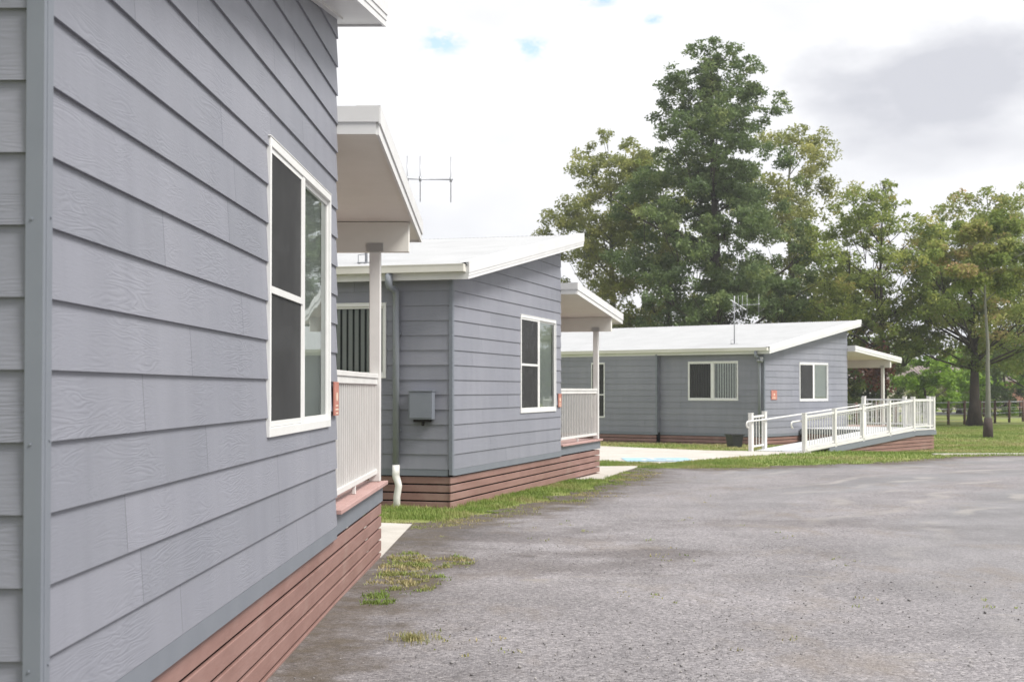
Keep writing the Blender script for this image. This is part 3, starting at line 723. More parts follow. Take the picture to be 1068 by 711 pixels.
while z > -.36:
    s0 = -4.6+ (z+.17+.02)/.41*7.37-0.0
    s0 = max(-4.3, -5.0+(z+.08-.02)/.41*7.37)
    rbox(m, NO+.0, NO+.02, s0, 3.98, lambda s: z-.09, lambda s: z)
    rbox(m, -.3, NO+.0, 3.985, 4.005, lambda s: z-.09, lambda s: z)
    rbox(m, -3.1, NI-.06, 2.38, 2.40, lambda s: z-.09, lambda s: z)
    z -= .108
m.build('ramp_skirting', M['slat'], rr)
m = MB(); rbox(m, NI, NO-.02, -1.0, 3.9, lambda s: -.4, lambda s: zf(s)-.17); rbox(m, -3.1, -.35, 2.45, 5.95, lambda s: -.3, lambda s: .38); m.build('underfloor_shade', M['dark'], rr)  # near-black fill in place of the shade below ramp and deck
def rpost(n, s, h=1.03, w=.055, low=0):
    m = MB(); b = zf(s)-low; y = ry(s); m.box(n-w, n+w, y-w, y+w, b-.1, zf(s)+h); m.box(n-w-.008, n+w+.008, y-w-.008, y+w+.008, zf(s)+h+.001, zf(s)+h+.018)
    m.build('post', M['rail'], rr, bevel=.006)
def panel(n0, s0, n1, s1, top=.96, gap=.13):
    P0 = Vector((n0, ry(s0), 0)); P1 = Vector((n1, ry(s1), 0)); d = (P1-P0); Ln = d.length; d.normalize(); q = Vector((-d.y, d.x, 0))
    z0, z1 = zf(s0), zf(s1)
    def bar(b, t, w):
        m = []
        for zz in (b, t):
            m += [P0-q*w+Vector((0, 0, z0+zz)), P0+q*w+Vector((0, 0, z0+zz)), P1+q*w+Vector((0, 0, z1+zz)), P1-q*w+Vector((0, 0, z1+zz))]
        return [m[0], m[3], m[2], m[1], m[4], m[7], m[6], m[5]]
    m = MB(); m.hexa(bar(top-.055, top, .03)); m.hexa(bar(.10, .145, .022)); ro = m.build('railing', M['rail'], rr)
    n = max(2, int(Ln/gap))
    for i in range(n):
        t = (i+.5)/n; c = P0.lerp(P1, t); z = z0+(z1-z0)*t; m = MB()
        m.box(c.x-.009, c.x+.009, c.y-.009, c.y+.009, z+.146, z+top-.056); m.build('baluster', M['rail'], ro)
OS = [-4.97, -3.15, -1.33, .55, 2.37, 3.97]
for s in OS: rpost(NO, s)
for a, b in zip(OS[:-1], OS[1:]): panel(NO, a+.06, NO, b-.06, gap=.15)
rpost(NI, -5.3); rpost(NI, -4.53); panel(NI, -5.24, NI, -4.59, gap=.13); rpost(NI, 1.95)
rpost(-.25, 3.97); panel(NO-.06, 3.97, -.19, 3.97, gap=.15); panel(-.25, 4.03, -.25, 5.85, gap=.15); rpost(-.25, 5.95)
panel(-.31, 5.95, -2.5, 5.95, gap=.15); rpost(-2.56, 5.95)
def hand(n, s0, s1, h, curl):
    pts = []
    y0 = ry(s0)
    if curl: pts += [(n, y0+.02, zf(s0)+h-.17), (n, y0-.04, zf(s0)+h-.15), (n, y0-.075, zf(s0)+h-.08), (n, y0-.05, zf(s0)+h-.015)]
    for s in np.linspace(s0, s1, 9): pts.append((n, ry(s), zf(s)+h))
    m = MB(); m.tube(pts, .022, 8); return m.build('handrail', M['rail'], rr, smooth=True)
ho = hand(NI+.10, -5.65, 2.28, .83, True); hand(NO-.11, -5.45, 2.3, .83, True)
m = MB()
for s in (-5.3, -4.53, 1.95): m.box(NI+.05, NI+.09, ry(s)-.01, ry(s)+.01, zf(s)+.79, zf(s)+.81)
for s in (-2.4, -.3): m.tube([(NI+.10, ry(s), zf(s)+.82), (NI+.06, ry(s), zf(s)+.72)], .012, 6)
m.build('handrail_bracket', M['rail'], ho)
m = MB()
for s in OS[:-1]: m.box(NO-.10, NO-.055, ry(s)-.01, ry(s)+.01, zf(s)+.79, zf(s)+.81)
m.build('handrail_bracket', M['rail'], rr)

# ------------------------------------------------------------------ black tub
p = G(767, 465); p = Vector((6.72, 43.0, gz(0, 43)))
tb = empty('plastic_tub', p, .4); tag(tb, 'black plastic tub on the grass against the farthest cottage', 'tub')
m = MB(); a, b_, h = .155, .20, .40
m.hexa([(-a, -a, 0), (a, -a, 0), (a, a, 0), (-a, a, 0), (-b_, -b_, h), (b_, -b_, h), (b_, b_, h), (-b_, b_, h)])
del m.f[1]; del m.a[1]
c = .19; m.face([(-c, -c, h-.05), (c, -c, h-.05), (c, c, h-.05), (-c, c, h-.05)]); m.build('tub_body', M['rubber'], tb)
m = MB(); r0, r1 = .195, .222
for (x0, x1, y0, y1) in ((-r1, r1, -r1, -r0), (-r1, r1, r0, r1), (-r1, -r0, -r0, r0), (r0, r1, -r0, r0)): m.box(x0, x1, y0, y1, h-.03, h+.004)
m.build('rim', M['rubber'], tb, bevel=.004)

# ------------------------------------------------------------------ ground
def numpy_mesh(name, verts, faces, m, attr=None, vals=None, dom='POINT', smooth=False):
    me = bpy.data.meshes.new(name); nv = len(verts); nf = len(faces); k = faces.shape[1]
    me.vertices.add(nv); me.vertices.foreach_set('co', verts.astype(np.float32).ravel())
    me.loops.add(nf*k); me.loops.foreach_set('vertex_index', faces.astype(np.int32).ravel())
    me.polygons.add(nf); me.polygons.foreach_set('loop_start', np.arange(0, nf*k, k, dtype=np.int32)); me.polygons.foreach_set('loop_total', np.full(nf, k, dtype=np.int32))
    if smooth: me.polygons.foreach_set('use_smooth', np.ones(nf, dtype=bool))
    me.materials.append(m)
    if attr:
        a = me.attributes.new(attr, 'FLOAT', dom); a.data.foreach_set('value', vals.astype(np.float32))
    me.update(calc_edges=True); me.validate()
    o = bpy.data.objects.new(name, me); COL.objects.link(o); return o
def grid(xs, ys, dz=0, und=0.0):
    X, Y = np.meshgrid(xs, ys); Z = gzv(Y, X)+dz
    if und: Z = Z+und*(np.sin(X*1.3+Y*.7)+np.sin(X*.53-Y*1.1+1)+np.sin(X*2.9+2)*.3)
    V = np.stack([X.ravel(), Y.ravel(), Z.ravel()], 1); nx, ny = len(xs), len(ys)
    i = np.arange(nx*ny).reshape(ny, nx); Fc = np.stack([i[:-1, :-1].ravel(), i[:-1, 1:].ravel(), i[1:, 1:].ravel(), i[1:, :-1].ravel()], 1)
    return V, Fc
ys = np.concatenate([[-60, -20], np.arange(-5, 80, 1.0), [100, 150, 250]])
xs = np.concatenate([[-200, -100], np.arange(-40, 80, 1.0), [120, 300]])
V, Fc = grid(xs, ys); ground = numpy_mesh('ground', V, Fc, M['ground']); tag(ground, kind='structure')

ROADPX = [(433, 546), (455, 549), (475, 549), (500, 543), (530, 536), (560, 529), (590, 522), (620, 513), (645, 506), (665, 498), (668, 493), (664, 489.5), (690, 489), (745, 490), (790, 489), (830, 487), (870, 485), (920, 484), (960, 480.5), (1000, 477), (1068, 475), (1250, 474), (1600, 474)]
RP = [(-1.6, -8), (-1.27, 3.9), (-1.19, 12.9), (-1.13, 13.6), (-1.0, 15.6)] + [tuple(G(a, b)[:2]) for a, b in ROADPX] + [(60, 33), (60, -8)]
RP = np.array(RP)
def signed(PX, PY, poly):
    """distance to polygon edge, positive inside"""
    d = np.full(PX.shape, 1e9); ins = np.zeros(PX.shape, bool); n = len(poly)
    for i in range(n):
        ax, ay = poly[i]; bx, by = poly[(i+1) % n]
        ex, ey = bx-ax, by-ay; t = np.clip(((PX-ax)*ex+(PY-ay)*ey)/(ex*ex+ey*ey+1e-12), 0, 1)
        d = np.minimum(d, np.hypot(PX-ax-t*ex, PY-ay-t*ey))
        c = ((ay > PY) != (by > PY)) & (PX < (bx-ax)*(PY-ay)/(by-ay+1e-12)+ax); ins ^= c
    return np.where(ins, d, -d)
def nz(X, Y, s, seed=0.0):
    return np.array([mnoise.fractal(Vector((x*s+seed, y*s, seed)), 1.0, 2.0, 4) for x, y in zip(X.ravel(), Y.ravel())]).reshape(X.shape)
PATCH = [(-.98, 12.5, .24, .9), (-.82, 11.3, .30, .75), (-.60, 12.6, .26, .55), (-.95, 10.4, .14, .5)]
xs = np.concatenate([np.arange(-1.7, 9, .09), np.arange(9, 24, .3), np.arange(24, 62, 3.0)])
ys = np.concatenate([np.arange(-8, 6, .5), np.arange(6, 36.5, .09)])
V, Fc = grid(xs, ys, .014, .0028)
E = signed(V[:, 0], V[:, 1], RP); near = (E > -1.2) & (E < 1.8)
nn = np.zeros(len(V)); nn[near] = nz(V[near, 0], V[near, 1], 1.3, 3.1)*.75
wall_side = np.clip((16.6-V[:, 1])/1.0, 0, 1)*np.clip((.2-V[:, 0])/1.0, 0, 1)      # along the near cottage the gravel runs to the slats
E2 = E+nn*.45*(1-wall_side)*np.clip(V[:, 1]/18, .4, 1.1)
E2 = np.where((wall_side > .5) & (V[:, 0] > -1.7), np.maximum(E2, .25), E2)
keep = E2[Fc].min(1) > -.38*np.clip(V[Fc[:, 0], 1]/15-.2, .6, 1)
for (cx, cy, rx, ryy) in PATCH:      # bare soil under the weed patches
    q = 1.25-np.hypot((V[:, 0]-cx)/rx, (V[:, 1]-cy)/ryy); E2 = np.where(E2 > .05, np.minimum(E2, np.clip(.9-q*1.6, .12, 9)), E2)
Fk = Fc[keep]; used = np.unique(Fk); remap = -np.ones(len(V), int); remap[used] = np.arange(len(used))
road = numpy_mesh('road', V[used], remap[Fk], M['road'], 'edge', np.clip(E2[used], 0, 3), smooth=True); tag(road, kind='structure')

def slab(name, pts, h, m, kind='structure', label=None):
    mb = MB(); top = [Vector((p[0], p[1], gz(0, p[1])+h)) for p in pts]; bot = [Vector((p[0], p[1], gz(0, p[1])-.05)) for p in pts]
    mb.face(top)
    for i in range(len(pts)):
        j = (i+1) % len(pts); mb.face([bot[i], bot[j], top[j], top[i]])
    o = mb.build(name, m); tag(o, label=label, kind=kind); return o
def dens(pts, step=1.0):
    out = []
    for i in range(len(pts)):
        a = Vector(pts[i]); b = Vector(pts[(i+1) % len(pts)]); n = max(1, int((b-a).length/step))
        for k in range(n): out.append(tuple(a.lerp(b, k/n)))
    return out
PADA = [(-1.20, 13.02), (-1.16, 16.5), (-1.7, 16.75), (-6, 16.9), (-6, 13.02)]
slab('path', PADA, .022, M['concrete'])
PADB = [tuple(G(a, b)[:2]) for a, b in ((540, 487), (600, 487), (668, 486.5), (648, 493), (628, 500), (560, 501))]
slab('path', PADB, .022, M['concrete'])
PADC = [tuple(G(a, b)[:2]) for a, b in ((560, 479), (600, 480), (650, 482.5), (690, 484), (722, 481), (760, 477), (800, 474.3), (838, 474.0))]+[(8.05, 38.6), (6.30, 39.5)]+[tuple(G(a, b)[:2]) for a, b in ((745, 470.3), (690, 468.3), (628, 465.5), (560, 463))]
# strips so the slab follows the fall of the ground
def path_strips(lower, upper, h, m):
    mb = MB(); lo = [Vector((*p, gz(0, p[1])+h)) for p in lower]; up = [Vector((*p, gz(0, p[1])+h)) for p in upper]
    for i in range(len(lo)-1):
        mb.face([lo[i], lo[i+1], up[i+1], up[i]])
        mb.face([lo[i]-Vector((0, 0, h+.05)), lo[i+1]-Vector((0, 0, h+.05)), lo[i+1], lo[i]])
        mb.face([up[i+1]-Vector((0, 0, h+.05)), up[i]-Vector((0, 0, h+.05)), up[i], up[i+1]])
    o = mb.build('path', m); tag(o, kind='structure')
LOW = [tuple(G(a, b)[:2]) for a, b in ((560, 479), (600, 480), (650, 482.5), (690, 484), (722, 481), (760, 477), (800, 474.3))]+[(8.05, 38.3)]
UPP = [tuple(G(a, b)[:2]) for a, b in ((560, 463), (600, 464.5), (640, 466), (675, 467.5), (705, 468.7), (735, 470), (757, 470.3))]+[(6.30, 39.5)]
path_strips(LOW, UPP, .02, M['concrete'])
# accessible bay symbol
zz = gz(0, 33.8)+.0; bs_ = empty('bay_symbol', (3.45, 33.75, zz)); tag(bs_, 'faded blue and white wheelchair symbol painted on the pale concrete', 'ground marking')
zl = lambda x, y, e=0: gz(0, 33.75+y)+.026+e-zz
def flat(mb, pts, e=0): mb.face([(x, y, zl(x, y, e)) for x, y in pts])
m = MB(); flat(m, [(-.8, -.85), (.8, -.85), (.8, .95), (-.8, .95)]); m.build('blue_panel', M['blue'], bs_)
m = MB()
def ring(cx, cy, r0, r1, a0, a1, n=20):
    for i in range(n):
        t0 = a0+(a1-a0)*i/n; t1 = a0+(a1-a0)*(i+1)/n
        flat(m, [(cx+r0*math.cos(t0), cy+r0*math.sin(t0)), (cx+r1*math.cos(t0), cy+r1*math.sin(t0)), (cx+r1*math.cos(t1), cy+r1*math.sin(t1)), (cx+r0*math.cos(t1), cy+r0*math.sin(t1))], .004)
ring(-.02, -.25, .30, .40, R(120), R(380)); ring(-.12, .68, .0, .10, 0, 2*math.pi)
flat(m, [(-.17, .53), (-.05, .53), (.0, -.02), (-.12, -.02)], .004); flat(m, [(-.05, .30), (.25, .30), (.25, .22), (-.05, .22)], .004)
flat(m, [(-.02, .06), (.28, .06), (.28, -.03), (-.02, -.03)], .004); flat(m, [(.20, -.03), (.30, -.03), (.45, -.50), (.35, -.50)], .004); flat(m, [(.38, -.42), (.55, -.40), (.55, -.50), (.38, -.50)], .004)
m.build('wheelchair_mark', M['wpaint'], bs_)
# concrete edge strip on the right
KP = [G(a, b) for a, b in ((975, 474.6), (1000, 474.4), (1040, 474.2), (1080, 474.2), (1200, 473.8), (1500, 473.6))]
mb = MB()
for a, b in zip(KP[:-1], KP[1:]):
    mb.hexa([(a.x, a.y, a.z-.05), (b.x, b.y, b.z-.05), (b.x, b.y+.35, b.z-.05), (a.x, a.y+.35, a.z-.05), (a.x, a.y, a.z+.035), (b.x, b.y, b.z+.035), (b.x, b.y+.35, b.z+.035), (a.x, a.y+.35, a.z+.035)])
tag(mb.build('kerb', M['concrete']), kind='structure')
mb = MB(); mb.face([(-20, 101, -.29), (140, 118, -.29), (140, 132, -.29), (-20, 113, -.29)])
fr_, ft_, fbs = mat('far_asphalt', (.20, .20, .20), .9, .2)
tag(mb.build('far_road', fr_), kind='structure')

# ------------------------------------------------------------------ grass
def blades(name, P, h, wd, tint, lean=.5, label=None, per=4, mat_=None):
    n = len(P)*per; B = np.repeat(P, per, 0)+np.concatenate([rng.normal(0, 1, (n, 2))*np.repeat(wd, per)[:, None]*2.2, np.zeros((n, 1))], 1)
    a = rng.uniform(0, 2*np.pi, n); hh = np.repeat(h, per)*rng.uniform(.5, 1.25, n); w_ = np.repeat(wd, per)*rng.uniform(.6, 1.2, n)
    dx = np.stack([np.cos(a), np.sin(a), np.zeros(n)], 1)*w_[:, None]*.5
    tip = np.stack([np.cos(a+1.3)*hh*rng.uniform(0, lean, n), np.sin(a+1.3)*hh*rng.uniform(0, lean, n), hh], 1)
    mid = tip*np.array([.35, .35, .6])
    V = np.stack([B-dx, B+dx, B+mid+dx*.6, B+tip, B+mid-dx*.6], 1).reshape(-1, 3)
    i = np.arange(n)*5; F1 = np.stack([i, i+1, i+2, i+4], 1); F2 = np.stack([i+4, i+2, i+3, i+3], 1)
    # keep quads only for simplicity: the tip triangle is its own quad with a doubled edge removed by validate
    tq = np.stack([i+4, i+2, i+3], 1)
    me = bpy.data.meshes.new(name); nv = len(V); me.vertices.add(nv); me.vertices.foreach_set('co', V.astype(np.float32).ravel())
    tri = np.concatenate([F1[:, [0, 1, 2]], F1[:, [0, 2, 3]], tq]); nf = len(tri)
    me.loops.add(nf*3); me.loops.foreach_set('vertex_index', tri.astype(np.int32).ravel()); me.polygons.add(nf)
    me.polygons.foreach_set('loop_start', np.arange(0, nf*3, 3, dtype=np.int32)); me.polygons.foreach_set('loop_total', np.full(nf, 3, dtype=np.int32))
    me.materials.append(mat_ or M['grass']); at = me.attributes.new('tint', 'FLOAT', 'POINT')
    tt = np.clip(np.repeat(tint, per)+rng.normal(0, .1, n), 0, 1); at.data.foreach_set('value', np.repeat(tt, 5).astype(np.float32))
    me.update(calc_edges=True); o = bpy.data.objects.new(name, me); COL.objects.link(o); tag(o, label, 'grass', kind='stuff'); return o
def inside_house(X, Y):
    bad = np.zeros(X.shape, bool)
    for (A, th, W_, yl) in ((A1, th1, 9, 9.1), (A2, th2, 9, 9.1), (A3, th3, 13, 9.1)):
        dx, dy = X-A[0], Y-A[1]; n = dx*math.cos(th)-dy*math.sin(th); s = dx*math.sin(th)+dy*math.cos(th)
        bad |= (n < -.0) & (n > -W_) & (s > .03) & (s < (yl))
    return bad
PADS = [np.array(PADA), np.array(PADB), np.array(LOW+UPP[::-1])]
def ok_mask(X, Y, margin=0.0):
    m = ~inside_house(X, Y)
    for p_ in PADS: m &= signed(X, Y, p_) < -.03
    return m
# near strip beside the middle cottage
def scatter(n, x0, x1, y0, y1, thr_fn):
    X = rng.uniform(x0, x1, n); Y = rng.uniform(y0, y1, n); k = ok_mask(X, Y); X, Y = X[k], Y[k]
    e = signed(X, Y, RP); m = thr_fn(X, Y, e); return X[m], Y[m], e[m]
def f_near(X, Y, e):
    q = nz(X, Y, 1.3, 3.1)*.75; q2 = nz(X, Y, 2.5, 9.0)
    v = e+q*.45*np.clip(Y/18, .4, 1.1)
    return (v < .02+q2*.40+rng.exponential(.10, len(X))) & (Y > 15.9)
X, Y, e = scatter(240000, -3.5, 5.5, 15.2, 33.5, f_near)
k = rng.random(len(X)) < np.clip(.30+1.1*nz(X, Y, 2.2, 8.0)+.7*nz(X, Y, 7., 3.0)+np.clip(-e-.35, -.15, .3), .02, .75); X, Y, e = X[k], Y[k], e[k]
tint = np.clip(.42+nz(X, Y, .9, 1.0)*.7+np.clip(e+.55, 0, 1)*.6, 0, 1)
hg = np.where(e > -.35, .024, .042)*rng.uniform(.5, 1.5, len(X))*(1+.5*nz(X, Y, 1.5, 4.0))
blades('verge_grass', np.stack([X, Y, gzv(Y, X)+.010], 1), hg, np.full(len(X), .010), tint, .7, 'short green and straw coloured grass along the edge of the drive', per=3)
# patch of weeds by the nearest porch and tufts in the gravel
PX, PY = [], []
for (cx, cy, rx, ryy) in PATCH:
    n = int(6500*rx*ryy*3.2); a = rng.uniform(0, 2*np.pi, n); r = np.sqrt(rng.random(n)); PX.append(cx+rx*r*np.cos(a)); PY.append(cy+ryy*r*np.sin(a))
PX = np.concatenate(PX); PY = np.concatenate(PY); q = nz(PX, PY, 5.5, 6.0)+.35*nz(PX, PY, 17., 2.0)
k = (q > .0) & ok_mask(PX, PY) & (PX > -1.12) & (rng.random(len(PX)) < np.clip(q*1.3+.03, 0, .4)); PX, PY, q = PX[k], PY[k], q[k]
blades('weed_patch', np.stack([PX, PY, gzv(PY)+.013], 1), .012+.022*rng.random(len(PX)), np.full(len(PX), .010), np.clip(.55+nz(PX, PY, 1.6, 2.0)*.9+.2*rng.random(len(PX)), 0, 1), 1.5,
       'low weedy grass patch at the foot of the nearest porch', per=3)
n = 130; a = rng.uniform(0, 6.28, n); r = np.abs(rng.normal(0, .07, n)); tx, ty = G(432, 668)[:2]
blades('grass_tuft', np.stack([tx+r*np.cos(a), ty+r*np.sin(a)*1.5, np.full(n, .044)], 1), np.full(n, .035), np.full(n, .006), np.clip(.85+.1*rng.normal(size=n), 0, 1), 1.2,
       'small straw coloured tuft growing in the gravel', per=3)
n = 900; X = rng.uniform(-.9, 3.5, n); Y = rng.uniform(8, 24, n); k = nz(X, Y*.4, 1.6, 5.0) > .28+.06*np.abs(X); X, Y = X[k], Y[k]
blades('drive_weeds', np.stack([X, Y, gzv(Y)+.013], 1), np.full(len(X), .02), np.full(len(X), .012), np.clip(.7+.2*rng.normal(size=len(X)), 0, 1), 1.6, 'thin scattered weeds lying flat in the drive', per=5)
# lawn round the far cottage and to the fence
def f_far(X, Y, e): return e < .05
X, Y, e = scatter(120000, -3, 42, 31, 75, f_far)
vis = np.abs(X/Y-.2) < .22; X, Y, e = X[vis], Y[vis], e[vis]
blades('lawn_grass', np.stack([X, Y, gzv(Y, X)], 1), .045*(1+.4*rng.random(len(X))), np.full(len(X), .026), np.clip(.45+nz(X, Y, .25, 2.0)*.8, 0, 1), .8, 'mown green lawn around the farthest cottage', per=3)

# loose stones on the drive
n = 7000; Y = 6.2+rng.random(n)**1.6*8; X = rng.uniform(-1.15, 1, n)*1.0+rng.random(n)**1.5*Y*.42
k = ok_mask(X, Y); X, Y = X[k], Y[k]; e = signed(X, Y, RP); k = e > .02; X, Y = X[k], Y[k]; n = len(X)
base = np.array([[1, 0, 0], [0, 1, 0], [-1, 0, 0], [0, -1, 0], [0, 0, .75], [0, 0, -.5]], float)
sz = rng.gamma(2.2, .0013, n)+.0015; V = base[None]*sz[:, None, None]*rng.uniform(.6, 1.4, (n, 6, 1))
a = rng.uniform(0, 6.28, n); c_, s_ = np.cos(a), np.sin(a); VX = V[..., 0]*c_[:, None]-V[..., 1]*s_[:, None]; VY = V[..., 0]*s_[:, None]+V[..., 1]*c_[:, None]
V = np.stack([VX+X[:, None], VY+Y[:, None], V[..., 2]+gzv(Y)[:, None]+.016], 2).reshape(-1, 3)
tri = np.array([[0, 1, 4], [1, 2, 4], [2, 3, 4], [3, 0, 4], [1, 0, 5], [2, 1, 5], [3, 2, 5], [0, 3, 5]]); Fc = (tri[None]+(np.arange(n)*6)[:, None, None]).reshape(-1, 3)
o = numpy_mesh('loose_stones', V, Fc, M['stone'], 'tint', np.repeat(rng.beta(3, 3, n), 6)); tag(o, 'loose stone chips scattered over the gravel drive', 'stones', kind='stuff')

# ------------------------------------------------------------------ trees
def tree(base, H, clumps, leaf, nleaf, lm, bark, tr, label, name='tree', cat='tree', group=None, forks=None, squash=.62, tintshift=0, trunk_top=.85, lean=0, brown=None, rd=None):
    """clumps: list of (x, y, z, r) relative to the base; every clump is carried by a limb from the trunk"""
    r0 = random.Random(hash(label) % 1000 if rd is None else rd); rg = np.random.default_rng(rd or 5)
    root = empty(name, base); tag(root, label, cat, group)
    mb = MB(); zt = H*trunk_top; npt = 9; tp = []
    for i in range(npt):
        t = i/(npt-1); tp.append(Vector((lean*t*t*H+.12*math.sin(t*5+r0.random())*t*H*.1, .05*math.sin(t*4)*H*.1, t*zt)))
    rad = [tr*(1.35 if i == 0 else 1)*(1-.86*(i/(npt-1))**.8) for i in range(npt)]; rad[0] = tr*1.45
    mb.tube(tp, rad, 9)
    def trunk_at(z):
        t = max(0, min(1, z/zt))*(npt-1); i = min(int(t), npt-2); f = t-i; return tp[i].lerp(tp[i+1], f), rad[i]*(1-f)+rad[i+1]*f
    nl = max(10, min(38, len(clumps)//3)); order = list(range(len(clumps))); r0.shuffle(order); main = order[:nl]
    for ci in order[nl:]:                # smaller boughs leave the nearest main limb
        e = Vector(clumps[ci][:3]); mi = min(main, key=lambda q: (Vector(clumps[q][:3])-e).length+max(0, clumps[q][2]-e.z)*2)
        a_ = Vector(clumps[mi][:3])*.78+Vector((0, 0, .0)); md = a_.lerp(e, .5)-Vector((0, 0, .05*(e-a_).length))
        if (e-a_).length > 3.5: continue
        mb.tube([a_, md, e], [.022, .016, .006], 4)
    for ci in main:
        (x, y, z, r) = clumps[ci]
        hd = math.hypot(x, y); s, rr_ = trunk_at(max(H*(forks or .14), min(z-hd*.55-r*.2, zt*.95)))
        e = Vector((x, y, z)); md = s.lerp(e, .5)+Vector((r0.uniform(-.1, .1)*hd, r0.uniform(-.1, .1)*hd, -.06*hd+r0.uniform(-.05, .12)*hd))
        p = []; 
        for i in range(6):
            t = i/5; p.append((1-t)**2*s+2*t*(1-t)*md+t*t*e)
        b0 = min(rr_*.5, .02+.013*(e-s).length*(tr/.3)**.5)
        mb.tube(p, [b0*(1-.8*i/5)+.008 for i in range(6)], 5)
        for j in range(3):
            q = e+Vector((r0.uniform(-1, 1), r0.uniform(-1, 1), r0.uniform(-.4, .8)))*r*.8; k = p[3+min(j, 1)]
            mb.tube([k, k.lerp(q, .5)+Vector((0, 0, r*.08)), q], [b0*.3+.006, b0*.2+.006, .006], 4)
    mb.build('trunk', bark, root, smooth=True)
    C = np.array(clumps); wts = C[:, 3]**2.2; wts /= wts.sum(); idx = rg.choice(len(C), nleaf, p=wts)
    # sub-clumps give light and dark groups inside each clump
    K = 9; sub = rg.normal(0, 1, (len(C), K, 3)); sub /= np.linalg.norm(sub, axis=2, keepdims=True); sub *= rg.uniform(.45, 1.0, (len(C), K, 1))
    sb = rg.integers(0, K, nleaf); cen = C[idx, :3]+sub[idx, sb]*C[idx, 3:4]*np.array([1, 1, squash])
    off = rg.normal(0, 1, (nleaf, 3)); off /= np.linalg.norm(off, axis=1, keepdims=True); off *= (rg.random((nleaf, 1))**.45)*C[idx, 3:4]*.42
    P = cen+off*np.array([1, 1, .7])
    nr = rg.normal(0, 1, (nleaf, 3)); nr[:, 2] = np.abs(nr[:, 2])+.35; nr /= np.linalg.norm(nr, axis=1, keepdims=True)
    t1 = np.cross(nr, rg.normal(0, 1, (nleaf, 3))); t1 /= np.linalg.norm(t1, axis=1, keepdims=True); t2 = np.cross(nr, t1)
    L_ = leaf*rg.uniform(.6, 1.4, (nleaf, 1)); Wd = L_*rg.uniform(.4, .65, (nleaf, 1))
    bend = nr*L_*.18
    V = np.stack([P-t1*L_*.5-bend, P+t2*Wd*.5, P+t1*L_*.5-bend, P-t2*Wd*.5], 1).reshape(-1, 3)
    Fc = np.arange(nleaf*4).reshape(-1, 4)
    st_ = rg.normal(0, .17, (len(C), K)); ct_ = rg.normal(0, .12, len(C))
    tint = .42+ct_[idx]+st_[idx, sb]+rg.normal(0, .09, nleaf)+tintshift
    o = numpy_mesh('crown', V, Fc, lm, 'tint', np.repeat(np.clip(tint, 0, 1), 4)); o.parent = root
    if brown:
        nb = brown[4]; P = np.array(brown[:3])+rg.normal(0, 1, (nb, 3))*np.array([brown[3], brown[3], brown[3]*1.1]); 
        V = np.stack([P+rg.normal(0, .09, (nb, 3)), P+rg.normal(0, .09, (nb, 3)), P+rg.normal(0, .09, (nb, 3)), P+rg.normal(0, .09, (nb, 3))], 1).reshape(-1, 3)
        o = numpy_mesh('dead_foliage', V, np.arange(nb*4).reshape(-1, 4), M['leaf_brown'], 'tint', np.repeat(rg.random(nb), 4)); o.parent = root
    return root
def envelope(n, H, prof, rr_, seed, depth=1.0, cx=0, shell=.5, pack=.44):
    """clumps filling a crown whose half-width at height fraction t is prof(t)"""
    r0 = random.Random(seed); out = []; tries = 0
    while len(out) < n and tries < 30000:
        tries += 1; t = r0.random(); w_ = prof(t)
        if w_ <= 0 or r0.random() > (w_/prof.mx)**.8+.15: continue
        a = r0.uniform(0, 2*math.pi); q = (shell+(1-shell)*r0.random()) if r0.random() < .75 else r0.random()*shell
        x = cx+w_*q*math.cos(a); y = w_*q*math.sin(a)*depth; z = t*H; r = rr_*r0.uniform(.65, 1.3)*(.6+.5*w_/prof.mx)
        if any((x-o[0])**2+(y-o[1])**2+(z-o[2])**2 < (pack*(r+o[3]))**2 for o in out): continue
        out.append((x, y, z-r*.3, r))
    return out
class Prof:
    def __init__(s, pts): s.p = pts; s.mx = max(w_ for _, w_ in pts)
    def __call__(s, t): return float(np.interp(t, [a for a, _ in s.p], [b for _, b in s.p]))
def at(px, Y): return ((px-CX)/F*Y, Y, gz((px-CX)/F*Y, Y))
# big dark tree behind the farthest cottage
tree(at(747, 76), 20.6, envelope(310, 20.6, Prof([(0, 0), (.12, 3), (.2, 5.4), (.35, 5.9), (.5, 5.6), (.6, 5.2), (.71, 4.6), (.84, 3.7), (.92, 2.9), (.97, 1.9), (1, .8)]), .88, 12, shell=.3, pack=.35),
     .185, 108000, M['leaf_dark'], M['bark'], .42, 'tall dark green tree towering behind the farthest cottage', trunk_top=.95, group='trees beyond the cottages', rd=1)
tree(at(640, 84), 17.0, envelope(105, 17.0, Prof([(0, 0), (.15, 3.2), (.3, 4.4), (.5, 4.2), (.7, 3.9), (.85, 3.0), (.95, 1.9), (1, .8)]), 1.1, 8),
     .18, 58000, M['leaf_pale'], M['bark_pale'], .34, 'pale green spreading tree left of the tall dark tree', trunk_top=.8, group='trees beyond the cottages', rd=2)
tree(at(698, 82), 15.6, envelope(60, 15.6, Prof([(0, 0), (.15, 3.2), (.3, 4.0), (.6, 3.6), (.8, 3.0), (.95, 1.9), (1, .8)]), 1.25, 18),
     .20, 22000, M['leaf_olive'], M['bark'], .34, 'olive green tree hidden mostly behind the tall dark tree', trunk_top=.8, group='trees beyond the cottages', rd=3)
tree(at(826, 84), 18.0, envelope(60, 18.0, Prof([(0, 0), (.15, 2.6), (.3, 3.2), (.5, 3.3), (.7, 3.4), (.85, 3.0), (.95, 1.9), (1, .8)]), 1.15, 21),
     .20, 27000, M['leaf_pale'], M['bark_pale'], .32, 'airy pale green tree right of the tall dark tree', trunk_top=.85, group='trees beyond the cottages', rd=4)
